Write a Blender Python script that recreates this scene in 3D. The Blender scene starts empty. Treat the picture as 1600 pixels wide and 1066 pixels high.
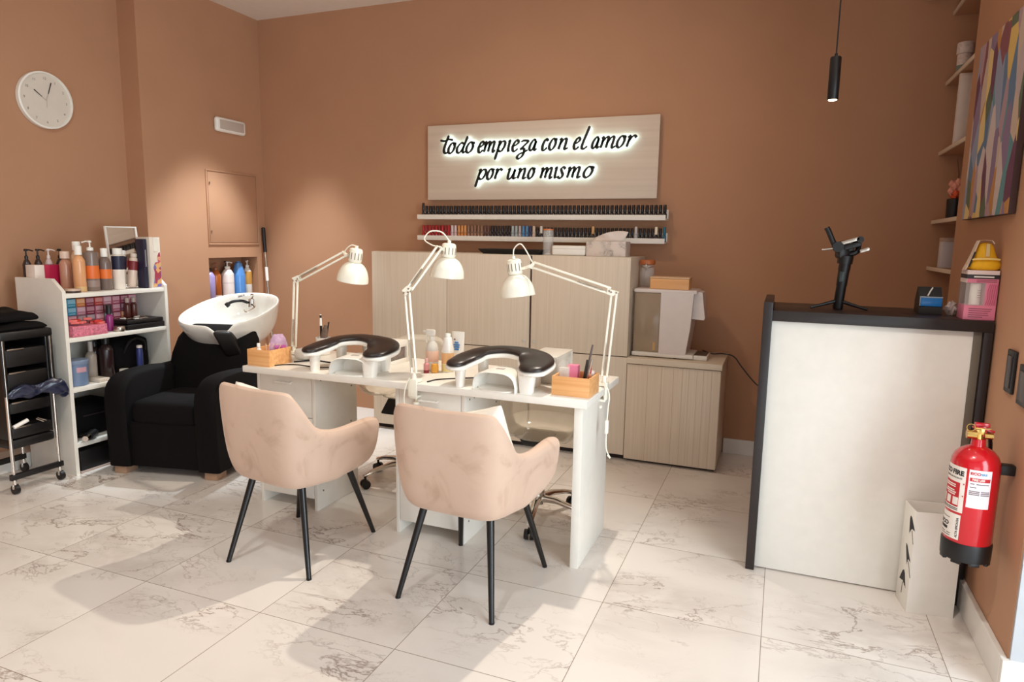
import bpy, bmesh, math, random
from mathutils import Vector, Matrix
random.seed(7)
scene = bpy.context.scene
COL = scene.collection
PI = math.pi

# ---------------------------------------------------------------- helpers
def lin(c):
    return tuple(((v/12.92) if v <= 0.04045 else ((v+0.055)/1.055)**2.4) for v in c)

def rgb(r, g, b):
    return lin((r/255, g/255, b/255)) + (1.0,)

_M = {}
def mat(name, color, rough=0.5, metal=0.0, var=0.0, scale=20.0, bump=0.0, trans=0.0, alpha=1.0, emit=None, es=0.0,
        sheen=0.0, coat=0.0, ior=None, stretch=None):
    if name in _M: return _M[name]
    m = bpy.data.materials.new(name); m.use_nodes = True
    nt = m.node_tree; b = nt.nodes['Principled BSDF']
    b.inputs['Base Color'].default_value = color
    b.inputs['Roughness'].default_value = rough
    b.inputs['Metallic'].default_value = metal
    b.inputs['Transmission Weight'].default_value = trans
    b.inputs['Alpha'].default_value = alpha
    b.inputs['Sheen Weight'].default_value = sheen
    b.inputs['Coat Weight'].default_value = coat
    if ior: b.inputs['IOR'].default_value = ior
    if emit:
        b.inputs['Emission Color'].default_value = emit
        b.inputs['Emission Strength'].default_value = es
    tc = nt.nodes.new('ShaderNodeTexCoord')
    nz = nt.nodes.new('ShaderNodeTexNoise'); nz.inputs['Scale'].default_value = scale; nz.inputs['Detail'].default_value = 4
    src = tc.outputs['Object']
    if stretch:
        mp = nt.nodes.new('ShaderNodeMapping'); mp.inputs['Scale'].default_value = stretch
        nt.links.new(src, mp.inputs['Vector']); src = mp.outputs['Vector']
    nt.links.new(src, nz.inputs['Vector'])
    v = max(var, 0.02)
    rp = nt.nodes.new('ShaderNodeValToRGB')
    rp.color_ramp.elements[0].position = 0.3; rp.color_ramp.elements[1].position = 0.7
    rp.color_ramp.elements[0].color = tuple(max(0, c*(1-v)) for c in color[:3]) + (1,)
    rp.color_ramp.elements[1].color = tuple(min(1, c*(1+v)) for c in color[:3]) + (1,)
    nt.links.new(nz.outputs['Fac'], rp.inputs['Fac'])
    nt.links.new(rp.outputs['Color'], b.inputs['Base Color'])
    if bump:
        bp = nt.nodes.new('ShaderNodeBump'); bp.inputs['Strength'].default_value = bump; bp.inputs['Distance'].default_value = 0.003
        nt.links.new(nz.outputs['Fac'], bp.inputs['Height']); nt.links.new(bp.outputs['Normal'], b.inputs['Normal'])
    _M[name] = m
    return m

def bm_new(): return bmesh.new()

def box(bm, c, s, bevel=0.0, rot=None, seg=2, taper=None):
    """box of size s centred at c; taper=(fx,fy) scales the bottom face"""
    g = bmesh.ops.create_cube(bm, size=1.0)
    vs = g['verts']
    for v in vs:
        k = (1, 1)
        if taper and v.co.z < 0: k = taper
        v.co = Vector((v.co.x*s[0]*k[0], v.co.y*s[1]*k[1], v.co.z*s[2]))
    if bevel:
        es = list({e for v in vs for e in v.link_edges})
        r = bmesh.ops.bevel(bm, geom=es, offset=bevel, segments=seg, profile=0.5, affect='EDGES')
        vs = list({v for f in r['faces'] for v in f.verts} | {v for v in vs if v.is_valid})
    M = Matrix.Translation(Vector(c))
    if rot is not None: M = M @ (rot if isinstance(rot, Matrix) else Matrix.Rotation(rot, 4, 'Z'))
    for v in vs: v.co = M @ v.co
    return vs

def b3(bm, x0, x1, y0, y1, z0, z1, bevel=0.0, **k):
    return box(bm, ((x0+x1)/2, (y0+y1)/2, (z0+z1)/2), (abs(x1-x0), abs(y1-y0), abs(z1-z0)), bevel, **k)

def rings(bm, R, closed=True, cap=True, loop=False):
    """loft a list of rings (lists of Vectors)"""
    V = [[bm.verts.new(p) for p in r] for r in R]
    n = len(V[0]); m = len(V)
    for i in range(m if loop else m-1):
        a, b = V[i], V[(i+1) % m]
        for j in range(n if closed else n-1):
            k = (j+1) % n
            try: bm.faces.new((a[j], a[k], b[k], b[j]))
            except ValueError: pass
    if cap and closed and not loop:
        for r in (V[0], V[-1]):
            try: bm.faces.new(r)
            except ValueError: pass
    return V

def lathe(bm, prof, seg=24, M=None, cap=True, sx=1.0, sy=1.0):
    M = M or Matrix()
    R = []
    for r, z in prof:
        r = max(r, 0.0004)
        R.append([M @ Vector((r*sx*math.cos(2*PI*i/seg), r*sy*math.sin(2*PI*i/seg), z)) for i in range(seg)])
    rings(bm, R, True, cap)

def at(x, y, z): return Matrix.Translation((x, y, z))

def axis_m(p0, p1):
    p0 = Vector(p0); d = Vector(p1) - p0
    return Matrix.Translation(p0) @ d.to_track_quat('Z', 'Y').to_matrix().to_4x4(), d.length

def cyl(bm, p0, p1, r0, r1=None, seg=16):
    M, L = axis_m(p0, p1)
    lathe(bm, [(r0, 0), (r0 if r1 is None else r1, L)], seg, M)

def smooth(pts, n=6, closed=False):
    P = [Vector(p) for p in pts]; out = []
    N = len(P)
    rng = range(N if closed else N-1)
    for i in rng:
        if closed: p0, p1, p2, p3 = P[i-1], P[i], P[(i+1) % N], P[(i+2) % N]
        else:
            p1, p2 = P[i], P[i+1]
            p0 = P[i-1] if i else p1*2-p2
            p3 = P[i+2] if i+2 < N else p2*2-p1
        for k in range(n):
            t = k/n
            out.append(0.5*((2*p1)+(p2-p0)*t+(2*p0-5*p1+4*p2-p3)*t*t+(3*p1-p0-3*p2+p3)*t*t*t))
    if not closed: out.append(P[-1])
    return out

def tube(bm, pts, r, seg=8, sm=0, closed=False):
    P = smooth(pts, sm, closed) if sm else [Vector(p) for p in pts]
    n = len(P); R = []; up = None
    for i, p in enumerate(P):
        if closed: d = (P[(i+1) % n]-P[i-1])
        else: d = P[min(i+1, n-1)]-P[max(i-1, 0)]
        d.normalize()
        if up is None:
            up = Vector((0, 0, 1)) if abs(d.z) < 0.9 else Vector((1, 0, 0))
        a = up - d*up.dot(d)
        if a.length < 1e-5: a = d.orthogonal()
        a.normalize(); up = a; b = d.cross(a)
        rr = r(i/(n-1)) if callable(r) else r
        R.append([p + (a*math.cos(2*PI*k/seg)+b*math.sin(2*PI*k/seg))*rr for k in range(seg)])
    rings(bm, R, True, True, closed)

def prism(bm, poly, z0, z1, M=None):
    M = M or Matrix()
    rings(bm, [[M @ Vector((x, y, z0)) for x, y in poly], [M @ Vector((x, y, z1)) for x, y in poly]])

def fin(name, bm, m, parent=None, flat=False, subd=0):
    bmesh.ops.recalc_face_normals(bm, faces=bm.faces[:])
    me = bpy.data.meshes.new(name)
    if not flat:
        for f in bm.faces: f.smooth = True
        for e in bm.edges:
            if len(e.link_faces) == 2 and e.calc_face_angle(0) > 0.7: e.smooth = False
    bm.to_mesh(me); bm.free()
    if m: me.materials.append(m)
    o = bpy.data.objects.new(name, me); COL.objects.link(o)
    if parent: o.parent = parent
    if subd:
        s = o.modifiers.new('Subdivision', 'SUBSURF'); s.levels = subd; s.render_levels = subd
    return o

def tag(o, label, cat, group=None, kind=None):
    o['label'] = label; o['category'] = cat
    if group: o['group'] = group
    if kind: o['kind'] = kind
    return o

def thing(name, label, cat, loc=(0, 0, 0), rz=0.0, group=None):
    o = bpy.data.objects.new(name, None); o.empty_display_size = 0.05
    COL.objects.link(o); o.location = loc; o.rotation_euler = (0, 0, rz)
    return tag(o, label, cat, group)

def one(name, bm, m, label, cat, loc=(0, 0, 0), rz=0.0, group=None, flat=False, subd=0):
    o = fin(name, bm, m, None, flat, subd); o.location = loc; o.rotation_euler = (0, 0, rz)
    return tag(o, label, cat, group)

def struct(name, bm, m, parent=None, flat=True):
    o = fin(name, bm, m, parent, flat)
    if not parent: o['kind'] = 'structure'
    return o

def dup(root, loc=None, rz=None, label=None, group=None, mats=None):
    r = root.copy(); COL.objects.link(r)
    if loc is not None: r.location = loc
    if rz is not None: r.rotation_euler = (0, 0, rz)
    if label: r['label'] = label
    if group: r['group'] = group
    def rec(src, dst):
        for ch in list(src.children):
            c = ch.copy(); COL.objects.link(c); c.parent = dst
            rec(ch, c)
    rec(root, r)
    return r

def remat(o, m):
    """give a copy its own mesh data with another material"""
    o.data = o.data.copy(); o.data.materials.clear(); o.data.materials.append(m)

def text_bm(s, size, M, depth=0.0006, font_bold=0.0, bend=None, align='LEFT', wx=1.0):
    cu = bpy.data.curves.new('lettering', 'FONT'); cu.body = s; cu.size = size; cu.offset = font_bold
    cu.align_x = align; cu.extrude = depth; cu.resolution_u = 3
    o = bpy.data.objects.new('lettering', cu); COL.objects.link(o)
    bpy.context.view_layer.update()
    dg = bpy.context.evaluated_depsgraph_get()
    me = bpy.data.meshes.new_from_object(o.evaluated_get(dg))
    bpy.data.objects.remove(o); bpy.data.curves.remove(cu)
    bm = bmesh.new(); bm.from_mesh(me); bpy.data.meshes.remove(me)
    for v in bm.verts:
        v.co.x *= wx
        v.co = bend(v.co) if bend else M @ v.co
    return bm

def merge(bm, other):
    me = bpy.data.meshes.new('scratch'); other.to_mesh(me); other.free()
    bm.from_mesh(me); bpy.data.meshes.remove(me)
# ---------------------------------------------------------------- materials
WALLC = rgb(185, 137, 104)
M_wall = mat('tan_wall_paint', WALLC, 0.75, var=0.03, scale=3, bump=0.05)
M_ceil = mat('ceiling_paint', rgb(232, 218, 205), 0.8, var=0.01)
M_white = mat('white_lacquer', rgb(238, 231, 220), 0.35, var=0.01)
M_base = mat('white_skirting', rgb(236, 230, 222), 0.4)
M_plas = mat('white_plastic', rgb(244, 238, 228), 0.3, var=0.01)
M_lampw = mat('white_lamp_enamel', rgb(250, 244, 226), 0.25, coat=0.3, var=0.01)
M_black = mat('black_plastic', rgb(15, 10, 10), 0.45)
M_blackf = mat('black_upholstery', rgb(9, 5, 6), 0.8, var=0.15, scale=60, bump=0.1)
M_blackf.node_tree.nodes['Principled BSDF'].inputs['Specular IOR Level'].default_value = 0.2
M_leather = mat('black_padding', rgb(38, 27, 24), 0.36, var=0.1, scale=120, bump=0.12)
M_darkw = mat('dark_counter_laminate', rgb(38, 29, 27), 0.4, var=0.1, scale=30)
M_chrome = mat('chrome', rgb(225, 220, 214), 0.12, metal=1.0)
M_steel = mat('brushed_steel', rgb(190, 178, 165), 0.3, metal=1.0)
M_brass = mat('brass', rgb(205, 165, 95), 0.25, metal=1.0)
M_legm = mat('black_leg_metal', rgb(14, 10, 9), 0.3)
M_ceram = mat('glazed_ceramic', rgb(246, 240, 230), 0.1, coat=0.6, var=0.01)
M_glass = mat('clear_acrylic', rgb(240, 236, 230), 0.06, alpha=0.2, var=0.01)
M_glass2 = mat('frosted_acrylic', rgb(236, 228, 216), 0.3, alpha=0.62, var=0.02)
M_shell = mat('tinted_clear_shell', rgb(238, 226, 208), 0.12, alpha=0.5, var=0.02)
M_red = mat('extinguisher_red', rgb(196, 16, 30), 0.22, coat=0.4)
M_paper = mat('label_paper', rgb(236, 226, 216), 0.6)
M_ink = mat('black_ink', rgb(28, 24, 24), 0.6)
M_redink = mat('red_ink', rgb(190, 30, 40), 0.6)
M_pinkp = mat('pink_plastic', rgb(232, 130, 160), 0.35)
M_pillow = mat('white_cushion_cloth', rgb(242, 234, 220), 0.85, var=0.03, scale=80, bump=0.2)
M_cable = mat('black_cable', rgb(20, 17, 17), 0.5)

def grain(name, color, dark, axis, k=60.0, rough=0.4, amount=0.5):
    """fine grain lines running along one axis"""
    m = bpy.data.materials.new(name); m.use_nodes = True
    nt = m.node_tree; b = nt.nodes['Principled BSDF']; b.inputs['Roughness'].default_value = rough
    tc = nt.nodes.new('ShaderNodeTexCoord'); mp = nt.nodes.new('ShaderNodeMapping')
    sc = [k, k, k]; sc['xyz'.index(axis)] = k*0.02
    mp.inputs['Scale'].default_value = sc
    nz = nt.nodes.new('ShaderNodeTexNoise'); nz.inputs['Scale'].default_value = 1.0; nz.inputs['Detail'].default_value = 5
    rp = nt.nodes.new('ShaderNodeValToRGB')
    rp.color_ramp.elements[0].position = 0.35; rp.color_ramp.elements[1].position = 0.35+amount*0.5
    rp.color_ramp.elements[0].color = dark; rp.color_ramp.elements[1].color = color
    nt.links.new(tc.outputs['Object'], mp.inputs['Vector']); nt.links.new(mp.outputs['Vector'], nz.inputs['Vector'])
    nt.links.new(nz.outputs['Fac'], rp.inputs['Fac']); nt.links.new(rp.outputs['Color'], b.inputs['Base Color'])
    return m

M_cab = grain('cream_cabinet_front', rgb(227, 209, 187), rgb(220, 201, 179), 'z', 90)
M_cabt = grain('cream_cabinet_top', rgb(226, 211, 190), rgb(221, 205, 183), 'x', 90)
M_bamboo = grain('bamboo', rgb(238, 182, 124), rgb(222, 156, 94), 'x', 55, 0.45, 0.6)
M_sign = grain('whitewashed_wood', rgb(222, 203, 184), rgb(213, 193, 174), 'x', 30, 0.5, 0.7)

def marble(name, base, veinc, scale, strength, tiles=None, rough=0.3, grout=None, mk0=0.46):
    m = bpy.data.materials.new(name); m.use_nodes = True
    nt = m.node_tree; N = nt.nodes.new; L = nt.links.new
    b = nt.nodes['Principled BSDF']; b.inputs['Roughness'].default_value = rough
    tc = N('ShaderNodeTexCoord'); vec = tc.outputs['Object']
    def math_(op, a, bb=None, clamp=False):
        n = N('ShaderNodeMath'); n.operation = op; n.use_clamp = clamp
        for i, v in enumerate((a, bb)):
            if v is None: continue
            if isinstance(v, (int, float)): n.inputs[i].default_value = v
            else: L(v, n.inputs[i])
        return n.outputs[0]
    gr = None
    if tiles:
        ox, oy, s = tiles
        sp = N('ShaderNodeSeparateXYZ'); L(vec, sp.inputs[0])
        u = math_('DIVIDE', math_('SUBTRACT', sp.outputs[0], ox), s); v = math_('DIVIDE', math_('SUBTRACT', sp.outputs[1], oy), s)
        iu = math_('FLOOR', u); iv = math_('FLOOR', v)
        fu = math_('ABSOLUTE', math_('SUBTRACT', math_('SUBTRACT', u, iu), 0.5)); fv = math_('ABSOLUTE', math_('SUBTRACT', math_('SUBTRACT', v, iv), 0.5))
        gr = math_('GREATER_THAN', math_('MAXIMUM', fu, fv), 0.5-0.0026)
        cb = N('ShaderNodeCombineXYZ'); L(iu, cb.inputs[0]); L(iv, cb.inputs[1])
        wn = N('ShaderNodeTexWhiteNoise'); wn.noise_dimensions = '2D'; L(cb.outputs[0], wn.inputs['Vector'])
        vs = N('ShaderNodeVectorMath'); vs.operation = 'SCALE'; L(wn.outputs['Color'], vs.inputs[0]); vs.inputs['Scale'].default_value = 30
        va = N('ShaderNodeVectorMath'); va.operation = 'ADD'; L(vec, va.inputs[0]); L(vs.outputs[0], va.inputs[1])
        vec = va.outputs[0]
    rt = N('ShaderNodeMapping'); rt.inputs['Rotation'].default_value = (0.3, 0.2, -0.7); rt.inputs['Scale'].default_value = (1.0, 1.7, 1.0)
    L(vec, rt.inputs['Vector']); vec = rt.outputs['Vector']
    def vein(sc, width, dist, off):
        mp = N('ShaderNodeMapping'); mp.inputs['Location'].default_value = (off, off*1.7, off*0.6); L(vec, mp.inputs['Vector'])
        n = N('ShaderNodeTexNoise'); n.inputs['Scale'].default_value = sc; n.inputs['Detail'].default_value = 7; n.inputs['Roughness'].default_value = 0.62
        n.inputs['Distortion'].default_value = dist; L(mp.outputs[0], n.inputs['Vector'])
        d = math_('ABSOLUTE', math_('SUBTRACT', n.outputs['Fac'], 0.5))
        return math_('SUBTRACT', 1.0, math_('DIVIDE', d, width), True)
    mk = N('ShaderNodeTexNoise'); mk.inputs['Scale'].default_value = scale*0.9; L(vec, mk.inputs['Vector'])
    mask = N('ShaderNodeMapRange'); mask.inputs['From Min'].default_value = mk0; mask.inputs['From Max'].default_value = mk0+0.18; L(mk.outputs['Fac'], mask.inputs['Value'])
    v1 = math_('MULTIPLY', vein(scale, 0.012, 0.5, 0.0), mask.outputs[0])
    v2 = math_('MULTIPLY', vein(scale*2.3, 0.015, 0.4, 5.0), math_('MULTIPLY', mask.outputs[0], 0.6))
    v3 = math_('MULTIPLY', vein(scale*0.8, 0.11, 0.3, 0.0), math_('MULTIPLY', mask.outputs[0], 0.3))
    f = math_('MULTIPLY', math_('MAXIMUM', math_('MAXIMUM', v1, v2), v3), strength, True)
    mx = N('ShaderNodeMix'); mx.data_type = 'RGBA'; L(f, mx.inputs['Factor'])
    mx.inputs['A'].default_value = base; mx.inputs['B'].default_value = veinc
    out = mx.outputs['Result']
    if gr is not None:
        m2 = N('ShaderNodeMix'); m2.data_type = 'RGBA'; L(gr, m2.inputs['Factor']); L(out, m2.inputs['A']); m2.inputs['B'].default_value = grout
        out = m2.outputs['Result']
    L(out, b.inputs['Base Color'])
    return m

M_floor = marble('marble_floor_tiles', rgb(234, 225, 216), rgb(140, 116, 104), 1.4, 0.85, (0.021, 2.508, 0.602), 0.22, rgb(158, 142, 130))
M_tissue = marble('marble_print_card', rgb(224, 208, 196), rgb(50, 42, 42), 11.0, 1.0, None, 0.5, None, 0.36)

def velvet():
    m = bpy.data.materials.new('blush_velvet'); m.use_nodes = True
    nt = m.node_tree; N = nt.nodes.new; L = nt.links.new
    b = nt.nodes['Principled BSDF']; b.inputs['Roughness'].default_value = 0.8
    b.inputs['Sheen Weight'].default_value = 0.35; b.inputs['Sheen Roughness'].default_value = 0.4
    b.inputs['Sheen Tint'].default_value = (1, 0.9, 0.82, 1)
    tc = N('ShaderNodeTexCoord')
    n1 = N('ShaderNodeTexNoise'); n1.inputs['Scale'].default_value = 6; n1.inputs['Detail'].default_value = 6; n1.inputs['Distortion'].default_value = 0.8
    L(tc.outputs['Object'], n1.inputs['Vector'])
    rp = N('ShaderNodeValToRGB'); e = rp.color_ramp.elements
    e[0].position = 0.25; e[0].color = rgb(184, 149, 125); e[1].position = 0.41; e[1].color = rgb(210, 178, 156)
    e.new(0.75).color = rgb(216, 185, 163)
    L(n1.outputs['Fac'], rp.inputs['Fac']); L(rp.outputs['Color'], b.inputs['Base Color'])
    n2 = N('ShaderNodeTexNoise'); n2.inputs['Scale'].default_value = 260; L(tc.outputs['Object'], n2.inputs['Vector'])
    bp = N('ShaderNodeBump'); bp.inputs['Strength'].default_value = 0.12; bp.inputs['Distance'].default_value = 0.002
    L(n2.outputs['Fac'], bp.inputs['Height']); L(bp.outputs['Normal'], b.inputs['Normal'])
    return m
M_velvet = velvet()

def mosaic():
    m = bpy.data.materials.new('faceted_paint'); m.use_nodes = True
    nt = m.node_tree; N = nt.nodes.new; L = nt.links.new
    b = nt.nodes['Principled BSDF']; b.inputs['Roughness'].default_value = 0.55
    tc = N('ShaderNodeTexCoord'); mp = N('ShaderNodeMapping'); mp.inputs['Scale'].default_value = (1, 15, 5.5); mp.inputs['Rotation'].default_value = (0.2, 0, 0)
    L(tc.outputs['Object'], mp.inputs['Vector'])
    vo = N('ShaderNodeTexVoronoi'); vo.inputs['Scale'].default_value = 1.0; vo.distance = 'EUCLIDEAN'; vo.inputs['Randomness'].default_value = 1.0; L(mp.outputs[0], vo.inputs['Vector'])
    sp = N('ShaderNodeSeparateColor'); L(vo.outputs['Color'], sp.inputs[0])
    rp = N('ShaderNodeValToRGB'); rp.color_ramp.interpolation = 'CONSTANT'; e = rp.color_ramp.elements
    pal = [(196, 178, 176), (226, 190, 110), (110, 66, 92), (150, 160, 184), (206, 184, 166), (96, 128, 158), (196, 140, 80), (180, 150, 160),
           (96, 150, 156), (140, 84, 92), (212, 196, 190), (96, 110, 90), (232, 204, 140), (140, 120, 150)]
    e[0].color = rgb(*pal[0]); e[1].position = 1/len(pal); e[1].color = rgb(*pal[1])
    for i in range(2, len(pal)): e.new(i/len(pal)).color = rgb(*pal[i])
    L(sp.outputs[0], rp.inputs['Fac']); L(rp.outputs['Color'], b.inputs['Base Color'])
    return m
M_mosaic = mosaic()

def floral():
    m = bpy.data.materials.new('floral_print'); m.use_nodes = True
    nt = m.node_tree; N = nt.nodes.new; L = nt.links.new
    b = nt.nodes['Principled BSDF']; b.inputs['Roughness'].default_value = 0.4
    tc = N('ShaderNodeTexCoord'); vo = N('ShaderNodeTexVoronoi'); vo.inputs['Scale'].default_value = 38; L(tc.outputs['Object'], vo.inputs['Vector'])
    sp = N('ShaderNodeSeparateColor'); L(vo.outputs['Color'], sp.inputs[0])
    rp = N('ShaderNodeValToRGB'); rp.color_ramp.interpolation = 'CONSTANT'; e = rp.color_ramp.elements
    pal = [(222, 150, 120), (150, 70, 110), (226, 170, 110), (120, 110, 170), (200, 90, 110), (170, 60, 80)]
    e[0].color = rgb(*pal[0]); e[1].position = 1/6; e[1].color = rgb(*pal[1])
    for i in range(2, 6): e.new(i/6).color = rgb(*pal[i])
    L(sp.outputs[1], rp.inputs['Fac'])
    L(rp.outputs['Color'], b.inputs['Base Color'])
    return m
M_floral = floral()
# ---------------------------------------------------------------- room shell
XL, XR, YB, ZC = -4.25, 0.772, 4.79, 3.235
bm = bm_new(); b3(bm, -4.75, 2.4, -2.0, 5.0, -0.1, 0.0); struct('floor', bm, M_floor)
bm = bm_new(); b3(bm, -4.75, 2.4, -2.0, 5.0, ZC, ZC+0.1); struct('ceiling', bm, M_ceil)
bm = bm_new(); b3(bm, -4.6, 1.3, YB, YB+0.15, 0, ZC); struct('wall_back', bm, M_wall)
bm = bm_new(); b3(bm, -4.6, -4.42, -2.0, 3.6, 0, ZC); struct('wall_left', bm, M_wall)
# boxed-out far part of the left wall with the bottle niche
bm = bm_new()
NY0, NY1, NZ0, NZ1 = 4.142, 4.684, 0.90, 1.262
b3(bm, -4.6, XL, 3.6, NY0, 0, ZC); b3(bm, -4.6, XL, NY1, YB, 0, ZC)
b3(bm, -4.6, XL, NY0, NY1, 0, NZ0); b3(bm, -4.6, XL, NY0, NY1, NZ1, ZC); b3(bm, -4.6, -4.43, NY0, NY1, NZ0, NZ1)
struct('wall_left_boxing', bm, M_wall)
bm = bm_new(); b3(bm, XR, 2.4, 2.5, 3.92, 0, ZC); struct('wall_right', bm, M_wall)
bm = bm_new(); b3(bm, 1.15, 1.3, 3.92, YB, 0, ZC); struct('wall_right_alcove', bm, M_wall)
M_cladw = mat('white_cladding', rgb(180, 181, 184), 0.45)
bm = bm_new(); b3(bm, XR+0.004, 2.4, 2.487, 2.5, 0.115, ZC); struct('trim_1', bm, M_cladw)
bm = bm_new(); b3(bm, XR-0.02, 2.4, 2.472, 2.5, 0, 0.115, 0.003); struct('baseboard_front_return', bm, M_base)
bm = bm_new(); b3(bm, -0.30, 1.15, YB-0.016, YB, 0, 0.105, 0.003); struct('baseboard_back', bm, M_base)
bm = bm_new(); b3(bm, XR-0.02, XR, 2.5, 3.92, 0, 0.115, 0.003); struct('baseboard_right', bm, M_base)
bm = bm_new(); b3(bm, -4.42, -4.262, -2.0, 3.595, 0, 0.09, 0.003); struct('baseboard_left', bm, M_base)

# access panel and emergency light on the boxing
t = thing('access_panel', 'tan painted square access panel set in the left wall above the bottle niche', 'panel', (XL, 4.428, 1.66))
bm = bm_new()
for a in ((-.28, .28, -.295, -.282), (-.28, .28, .282, .295), (-.28, -.267, -.282, .282), (.267, .28, -.282, .282)):
    b3(bm, 0, .008, a[0], a[1], a[2], a[3], .002)
fin('frame', bm, M_wall, t)
bm = bm_new(); b3(bm, 0, .006, -.262, .262, -.277, .277, .002); fin('door', bm, M_wall, t)
bm = bm_new(); b3(bm, .006, .012, -.255, -.245, .18, .2, .002); b3(bm, .006, .012, -.255, -.245, -.2, -.18, .002); fin('hinge', bm, M_steel, t)

t = thing('emergency_light', 'white rounded rectangular emergency light high on the left wall', 'light', (XL, 4.408, 2.313))
bm = bm_new(); b3(bm, 0, .045, -.158, .158, -.056, .056, .022, seg=3); fin('housing', bm, M_plas, t)
bm = bm_new(); b3(bm, .04, .049, -.128, .128, -.036, .036, .004); fin('diffuser', bm, mat('grey_diffuser', rgb(196, 180, 166), .4, var=.04, scale=200), t)

# clock
t = thing('wall_clock', 'round white wall clock with black hour and minute hands on the left wall', 'clock', (-4.42, 3.036, 2.266))
MX = Matrix.Rotation(PI/2, 4, 'Y')
bm = bm_new(); lathe(bm, [(.165, 0), (.173, .006), (.173, .032), (.168, .036), (.163, .036), (.161, .024), (.001, .024)], 64, MX); fin('case', bm, M_plas, t)
bm = bm_new(); lathe(bm, [(.16, .0245), (.001, .0245)], 64, MX, cap=False); fin('dial', bm, mat('clock_dial', rgb(222, 210, 196), .5), t)
# dial markers: hour numerals around the dial
bm = bm_new()
def dialM(x, z):   # dial plane: viewer looks toward -X, so +y is to the right
    return Matrix(((0, 0, 1, .0252), (1, 0, 0, x), (0, 1, 0, z), (0, 0, 0, 1)))
for h in range(1, 13):
    a = PI/2-h*PI/6
    w = .006 if h < 10 else .010
    merge(bm, text_bm(str(h), .022, dialM(.133*math.cos(a)-w, .133*math.sin(a)-.007), .0003))
fin('hour_numerals', bm, mat('clock_ink', rgb(120, 110, 102), .6), t, flat=True)
def hand(name, ang, r0, r1, w, m, zz):
    bm = bm_new(); a = PI/2-ang
    d = Vector((0, math.cos(a), math.sin(a))); n = Vector((0, -math.sin(a), math.cos(a)))
    p = [d*r0-n*w*.6, d*r0+n*w*.6, d*r1+n*w, d*r1-n*w]
    rings(bm, [[q+Vector((zz, 0, 0)) for q in p], [q+Vector((zz+.002, 0, 0)) for q in p]])
    fin(name, bm, m, t, flat=True)
M_pale = mat('pale_hand', rgb(206, 194, 182), .5)
hand('hour_hand', math.radians(306), .032, .09, .0028, M_ink, .028); hand('minute_hand', math.radians(18), .042, .118, .0028, M_ink, .031)
hand('hand_root', math.radians(306), 0, .032, .0022, M_pale, .028); hand('hand_root', math.radians(18), 0, .042, .0022, M_pale, .031)
hand('second_hand', math.radians(183), -.02, .045, .0012, M_pale, .033)

# mop pole in the corner
t = thing('mop_handle', 'grey cleaning pole with black grip leaning in the left back corner', 'pole', (-4.02, 4.60, 0.0))
top = Vector((-.205, .14, 1.52)); u = top.normalized()
bm = bm_new(); cyl(bm, (0, 0, .06), u*1.33, .011, seg=12); fin('pole', bm, M_steel, t)
bm = bm_new(); tube(bm, [u*1.32, u*1.36, u*1.46, u*1.52, u*1.535], lambda s: .016 if s < .9 else .010, 12, 2); fin('grip', bm, M_black, t)
bm = bm_new(); cyl(bm, u*1.07, u*1.19, .0135, seg=12); fin('sticker', bm, M_paper, t)
bm = bm_new(); box(bm, (0, 0, .03), (.26, .09, .05), .02); fin('mop_head', bm, mat('grey_mop', rgb(120, 108, 100), .9, var=.2, scale=80), t)

# switches on the right wall
def switch(name, y0, y1, z0, z1, n, label):
    t = thing(name, label, 'switch', (XR, (y0+y1)/2, (z0+z1)/2))
    w, h = (y1-y0)/2, (z1-z0)/2
    bm = bm_new(); b3(bm, -.012, 0, -w, w, -h, h, .003); fin('frame', bm, M_black, t)
    for k in range(n):
        a = -w+.014+k*(2*w-.028)/n; bq = a+(2*w-.028)/n-.004
        bm = bm_new(); b3(bm, -.017, -.010, a, bq, -h+.018, h-.018, .002); fin('rocker', bm, mat('dark_rocker', rgb(52, 42, 38), .35), t)
switch('light_switch', 2.765, 2.845, .94, 1.09, 1, 'single black light switch on the right wall nearest the dark counter')
switch('light_switch', 2.50, 2.70, .925, 1.06, 2, 'double black light switch on the right wall, cut by the photo edge')

# wall fixture high in the corner
t = thing('wall_fixture', 'white rounded fixture high on the back wall at the right, cut by the photo top', 'fixture', (.70, YB, 2.90))
bm = bm_new(); lathe(bm, [(.001, -.05), (.05, -.045), (.078, -.015), (.08, .02), (.08, .1), (.06, .12), (.001, .12)], 24, at(0, -.085, 0)); fin('housing', bm, M_plas, t)
bm = bm_new(); b3(bm, -.04, .04, -.03, 0, -.02, .08, .005); fin('bracket', bm, M_plas, t)

# pendant
t = thing('pendant_lamp', 'slim black cylinder pendant lamp hanging over the counter', 'lamp', (.148, 3.3, 2.055))
bm = bm_new(); lathe(bm, [(.018, .004), (.0215, 0), (.0225, .002), (.0225, .172), (.02, .176), (.006, .177), (.006, .19), (.001, .19)], 28); fin('shade', bm, M_black, t)
bm = bm_new(); lathe(bm, [(.001, -.001), (.0165, -.001), (.0175, .003), (.001, .003)], 24); fin('bulb', bm, mat('lit_lens', rgb(255, 240, 215), .3, emit=rgb(255, 226, 190), es=12), t)
bm = bm_new(); cyl(bm, (0, 0, .185), (0, 0, ZC-2.055-.02), .003, seg=8); fin('cord', bm, M_cable, t)
bm = bm_new(); lathe(bm, [(.05, 0), (.05, .02), (.001, .022)], 24, at(0, 0, ZC-2.055-.02)); fin('ceiling_rose', bm, M_black, t)

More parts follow.
